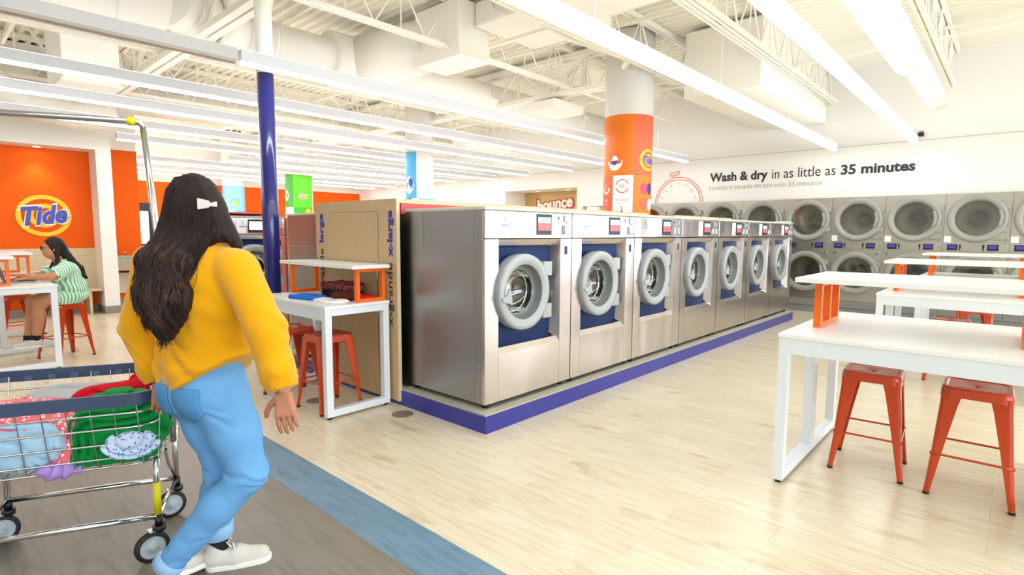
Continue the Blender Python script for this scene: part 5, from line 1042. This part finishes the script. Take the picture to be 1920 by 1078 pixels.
P_ = np.array(P_); base = headc*np.array((1, 1, 0))+P_[:, :1]*Rr+np.stack([0*P_[:, 1], 0*P_[:, 1], P_[:, 1]], 1)
dep = np.full(len(P_), np.nan)
for dd in np.arange(-.32, .06, .006):
    q = (base+Ff*dd).astype(np.float32); v = w_hair(q, False); hit = np.isnan(dep) & (v < 0); dep[hit] = dd-.004
dep = dep.reshape(NS, M_); base = base.reshape(NS, M_, 3); P_ = P_.reshape(NS, M_, 3); mbs = [MB(), MB()]
for k in range(NS):
    dk = dep[k]; ok = ~np.isnan(dk)
    if ok.sum() < 6: continue
    ii = np.arange(M_); dk = np.interp(ii, ii[ok], dk[ok]); dk = np.convolve(np.pad(dk, 1, 'edge'), [.25, .5, .25], 'valid'); a_, b_ = ii[ok][0], ii[ok][-1]+1; a_ = max(0, a_)
    pts = [tuple(base[k, i]+Ff*(dk[i]+P_[k, i, 2]-.0015)) for i in range(a_, min(M_, b_+1))]; w0_ = rnd.uniform(.0014, .0032)
    mbs[1 if BR_[k] else 0].tube(pts, [w0_*(1-.6*(i/len(pts))**3) for i in range(len(pts)-1)]+[.0004], 4, cap=False)
mbs[0].build('loose_locks', m_hair, hair); mbs[1].build('lighter_locks', m_hair_hi, hair)
T = Matrix.Translation((.768, 2.188, 1.548)) @ Matrix.Rotation(math.atan2(-.74, .673), 4, 'Z')
mb = MB(); mb.T = T; mb.prism([(-.035, -.03, -.02), (-.035, -.03, .02), (.0, -.03, .012), (.008, -.03, .002), (.03, -.03, .008), (.03, -.03, -.010), (.006, -.03, -.008), (.0, -.03, -.014)], (0, 0, 0), (0, .012, 0)); mb.build('hair_clip', mat('pearl_clip', 'E8DCD8', .35), woman)

# ---- seated woman
FS2 = frame((-1, 0)); hd = np.array((1.125, 8.02, 1.245)); sh_c = lambda y: np.array((1.205, y, 1.025))
nA, nE, nW = np.array((1.205, 7.855, 1.02)), np.array((1.07, 7.775, .945)), np.array((.885, 7.90, .935)); fA, fE, fW = np.array((1.205, 8.185, 1.02)), np.array((1.07, 8.25, .945)), np.array((.885, 8.12, .935))
nH, nK, nF = np.array((1.25, 7.94, .695)), np.array((.945, 7.86, .665)), np.array((.905, 7.90, .245)); fH, fK, fF = np.array((1.25, 8.10, .695)), np.array((.925, 8.12, .66)), np.array((.855, 8.09, .215))
def s_body(p):
    o = el(p, hd, (.088, .072, .108), FS2)
    o = smin(o, el(p, hd+np.array((-.03, 0, -.055)), (.058, .052, .055)), .03); o = smin(o, rc(p, hd+np.array((-.085, 0, .008)), hd+np.array((-.103, 0, -.02)), .008, .012), .01)
    for s in (-1, 1):
        o = smax(o, -el(p, hd+np.array((-.09, s*.03, .012)), (.012, .016, .01)), .01); o = smin(o, el(p, hd+np.array((-.075, s*.03, .010)), (.011, .011, .010)), .004); o = smin(o, el(p, hd+np.array((.005, s*.074, -.008)), (.018, .009, .028)), .005)
    o = smin(o, el(p, hd+np.array((-.085, 0, -.052)), (.01, .022, .008)), .007)
    o = smin(o, rc(p, (1.19, 8.02, 1.06), hd+np.array((.015, 0, -.06)), .055, .05), .03); o = smin(o, el(p, (1.225, 8.02, .96), (.115, .15, .14)), .05); o = smin(o, el(p, (1.245, 8.02, .79), (.125, .155, .13)), .05)
    for A, E_, W_ in ((nA, nE, nW), (fA, fE, fW)): o = smin(o, chain(p, [(A, .055), (E_, .043), (W_, .029)], .02), .03)
    for H_, K, F_ in ((nH, nK, nF), (fH, fK, fF)): o = smin(o, chain(p, [(H_, .098), (H_+(K-H_)*.6, .082), (K, .058), (K+(F_-K)*.35+np.array((.015, 0, 0)), .058), (F_, .036)], .03), .03)
    return np.where(p[:, 0] > 1.02, smax(o, .623-p[:, 2], .01), o)
h1, l1, u1 = hand_sdf(nW+np.array((-.01, 0, -.005)), (-1, .03, -.12), (0, 1, .1), (.12, .35, .3), .92); h2, l2, u2 = hand_sdf(fW+np.array((-.01, 0, -.005)), (-1, -.03, -.12), (0, -1, .1), (-.12, -.35, -.3), .92)
seat = sdf_obj('person', s_body, (.74, 7.66, .16), (1.45, 8.38, 1.40), .009, skin2, extra=[nets(h1, l1, u1, .0032), nets(h2, l2, u2, .0032)])
tag(seat, 'seated woman with glasses in a green and white striped outfit, typing at a laptop', 'person')
m_stripe = stripe_mat('green_white_stripes', 'E6F2E2', '74C08E', (.55, .35, .05), 52, .5)
def s_shirt(p):
    o = el(p, (1.225, 8.02, .955), (.14, .185, .155)); o = smin(o, el(p, (1.25, 8.02, .80), (.165, .20, .14)), .06)
    for A, E_ in ((nA, nE), (fA, fE)):
        B = A+(E_-A)*.82; d = rc(p, A, B, .078, .082); u = (E_-A)/np.linalg.norm(E_-A); d = smax(d, ((p-B.astype(np.float32))@u.astype(np.float32))-.015, .005); o = smin(o, d, .03)
    o = smin(o, rc(p, (1.20, 7.93, 1.055), (1.20, 8.11, 1.055), .05, .05), .03)
    o = o+.004*np.sin(50*p[:, 2]+22*p[:, 0])*np.clip((1.0-p[:, 2])/.15, 0, 1); o = smax(o, .70-p[:, 2]-.0*p[:, 0], .008); return smax(o, -rc(p, (1.185, 8.02, 1.07), hd, .058, .065), .006)
shirt = sdf_obj('shirt', s_shirt, (.98, 7.70, .67), (1.46, 8.34, 1.14), .0075, m_stripe, seat)
MB().tube([(1.155, 7.955, 1.085), (1.22, 7.96, 1.115), (1.25, 8.02, 1.125), (1.22, 8.08, 1.115), (1.155, 8.085, 1.085)], .014, 10).build('collar', m_stripe, shirt)
def s_shorts(p):
    o = el(p, (1.255, 8.02, .71), (.17, .205, .095))
    for H_, K in ((nH, nK), (fH, fK)):
        B = H_+(K-H_)*.52; d = rc(p, H_, B, .108, .105); u = (K-H_)/np.linalg.norm(K-H_); d = smax(d, ((p-B.astype(np.float32))@u.astype(np.float32)), .006); o = smin(o, d, .03)
    return smax(o+.003*np.sin(60*p[:, 0]+30*p[:, 1]), .621-p[:, 2], .008)
sdf_obj('shorts', s_shorts, (1.02, 7.75, .60), (1.46, 8.3, .84), .0075, m_stripe, seat)
def s_hair(p):
    o = el(p, hd+np.array((.018, 0, .022)), (.098, .088, .112)); o = smin(o, chain(p, [(hd+np.array((.075, 0, -.02)), .062), (np.array((1.255, 8.0, 1.13)), .045), (np.array((1.345, 7.98, 1.02)), .034), (np.array((1.40, 7.97, .90)), .016)], .03), .03)
    for s in (-1, 1): o = smin(o, chain(p, [(hd+np.array((.03, s*.070, -.03)), .026), (np.array((1.145, 8.02+s*.085, 1.11)), .018), (np.array((1.115, 8.02+s*.12, 1.03)), .016), (np.array((1.10, 8.02+s*.12, .96)), .008)], .02), .02)
    o = o+.003*np.sin(90*p[:, 1]+60*p[:, 0]+8*np.sin(14*p[:, 2])); face = smin(el(p, hd+np.array((-.095, 0, -.04)), (.095, .10, .10)), el(p, hd+np.array((-.10, 0, .02)), (.06, .07, .045)), .02); return smax(o, -face, .01)
sdf_obj('hair', s_hair, (.98, 7.85, .86), (1.46, 8.19, 1.40), .007, m_hair, seat)
mb = MB()
for s in (-1, 1):
    c = hd+np.array((-.100, s*.031, .008)); mb.tube([tuple(c+np.array((0, .025*math.cos(a), .021*math.sin(a)))) for a in [2*PI*i/24 for i in range(24)]], .0032, 6, closed=True); mb.tube([tuple(c+np.array((0, s*.026, .006))), tuple(hd+np.array((.01, s*.080, .012)))], .0028, 6)
mb.tube([tuple(hd+np.array((-.101, -.008, .012))), tuple(hd+np.array((-.104, 0, .015))), tuple(hd+np.array((-.101, .008, .012)))], .003, 6); gl = mb.build('glasses', m_black, seat)
MB().cyl(tuple(nW+np.array((.03, -.001, .002))), tuple(nW+np.array((.055, -.003, .003))), .0335, n=24).build('wristwatch', m_logo_w, seat)
for an, kn, heel, toe, lh, lt in ((nF, nK, (.955, 7.905, .165), (.71, 7.89, .165), 0, .005), (fF, fK, (.905, 8.085, .125), (.66, 8.12, .125), .02, .0)):
    up_f, so_f, lo, hi, f_, l_ = shoe_sdf(heel, toe, lh, lt, L_=.25, W_=.044); MB().tube([tuple(an+(kn-an)*.14), tuple(an), tuple(np.array(heel)+f_*.05+np.array((0, 0, .05+lh)))], [.043, .041, .042], 18).build('sock', m_sock, seat)
    sh = sdf_obj('shoe', up_f, lo, hi, .0055, m_shoe, seat); sdf_obj('sole', so_f, lo, hi, .0055, m_sole, sh)
bpy.context.view_layer.update()
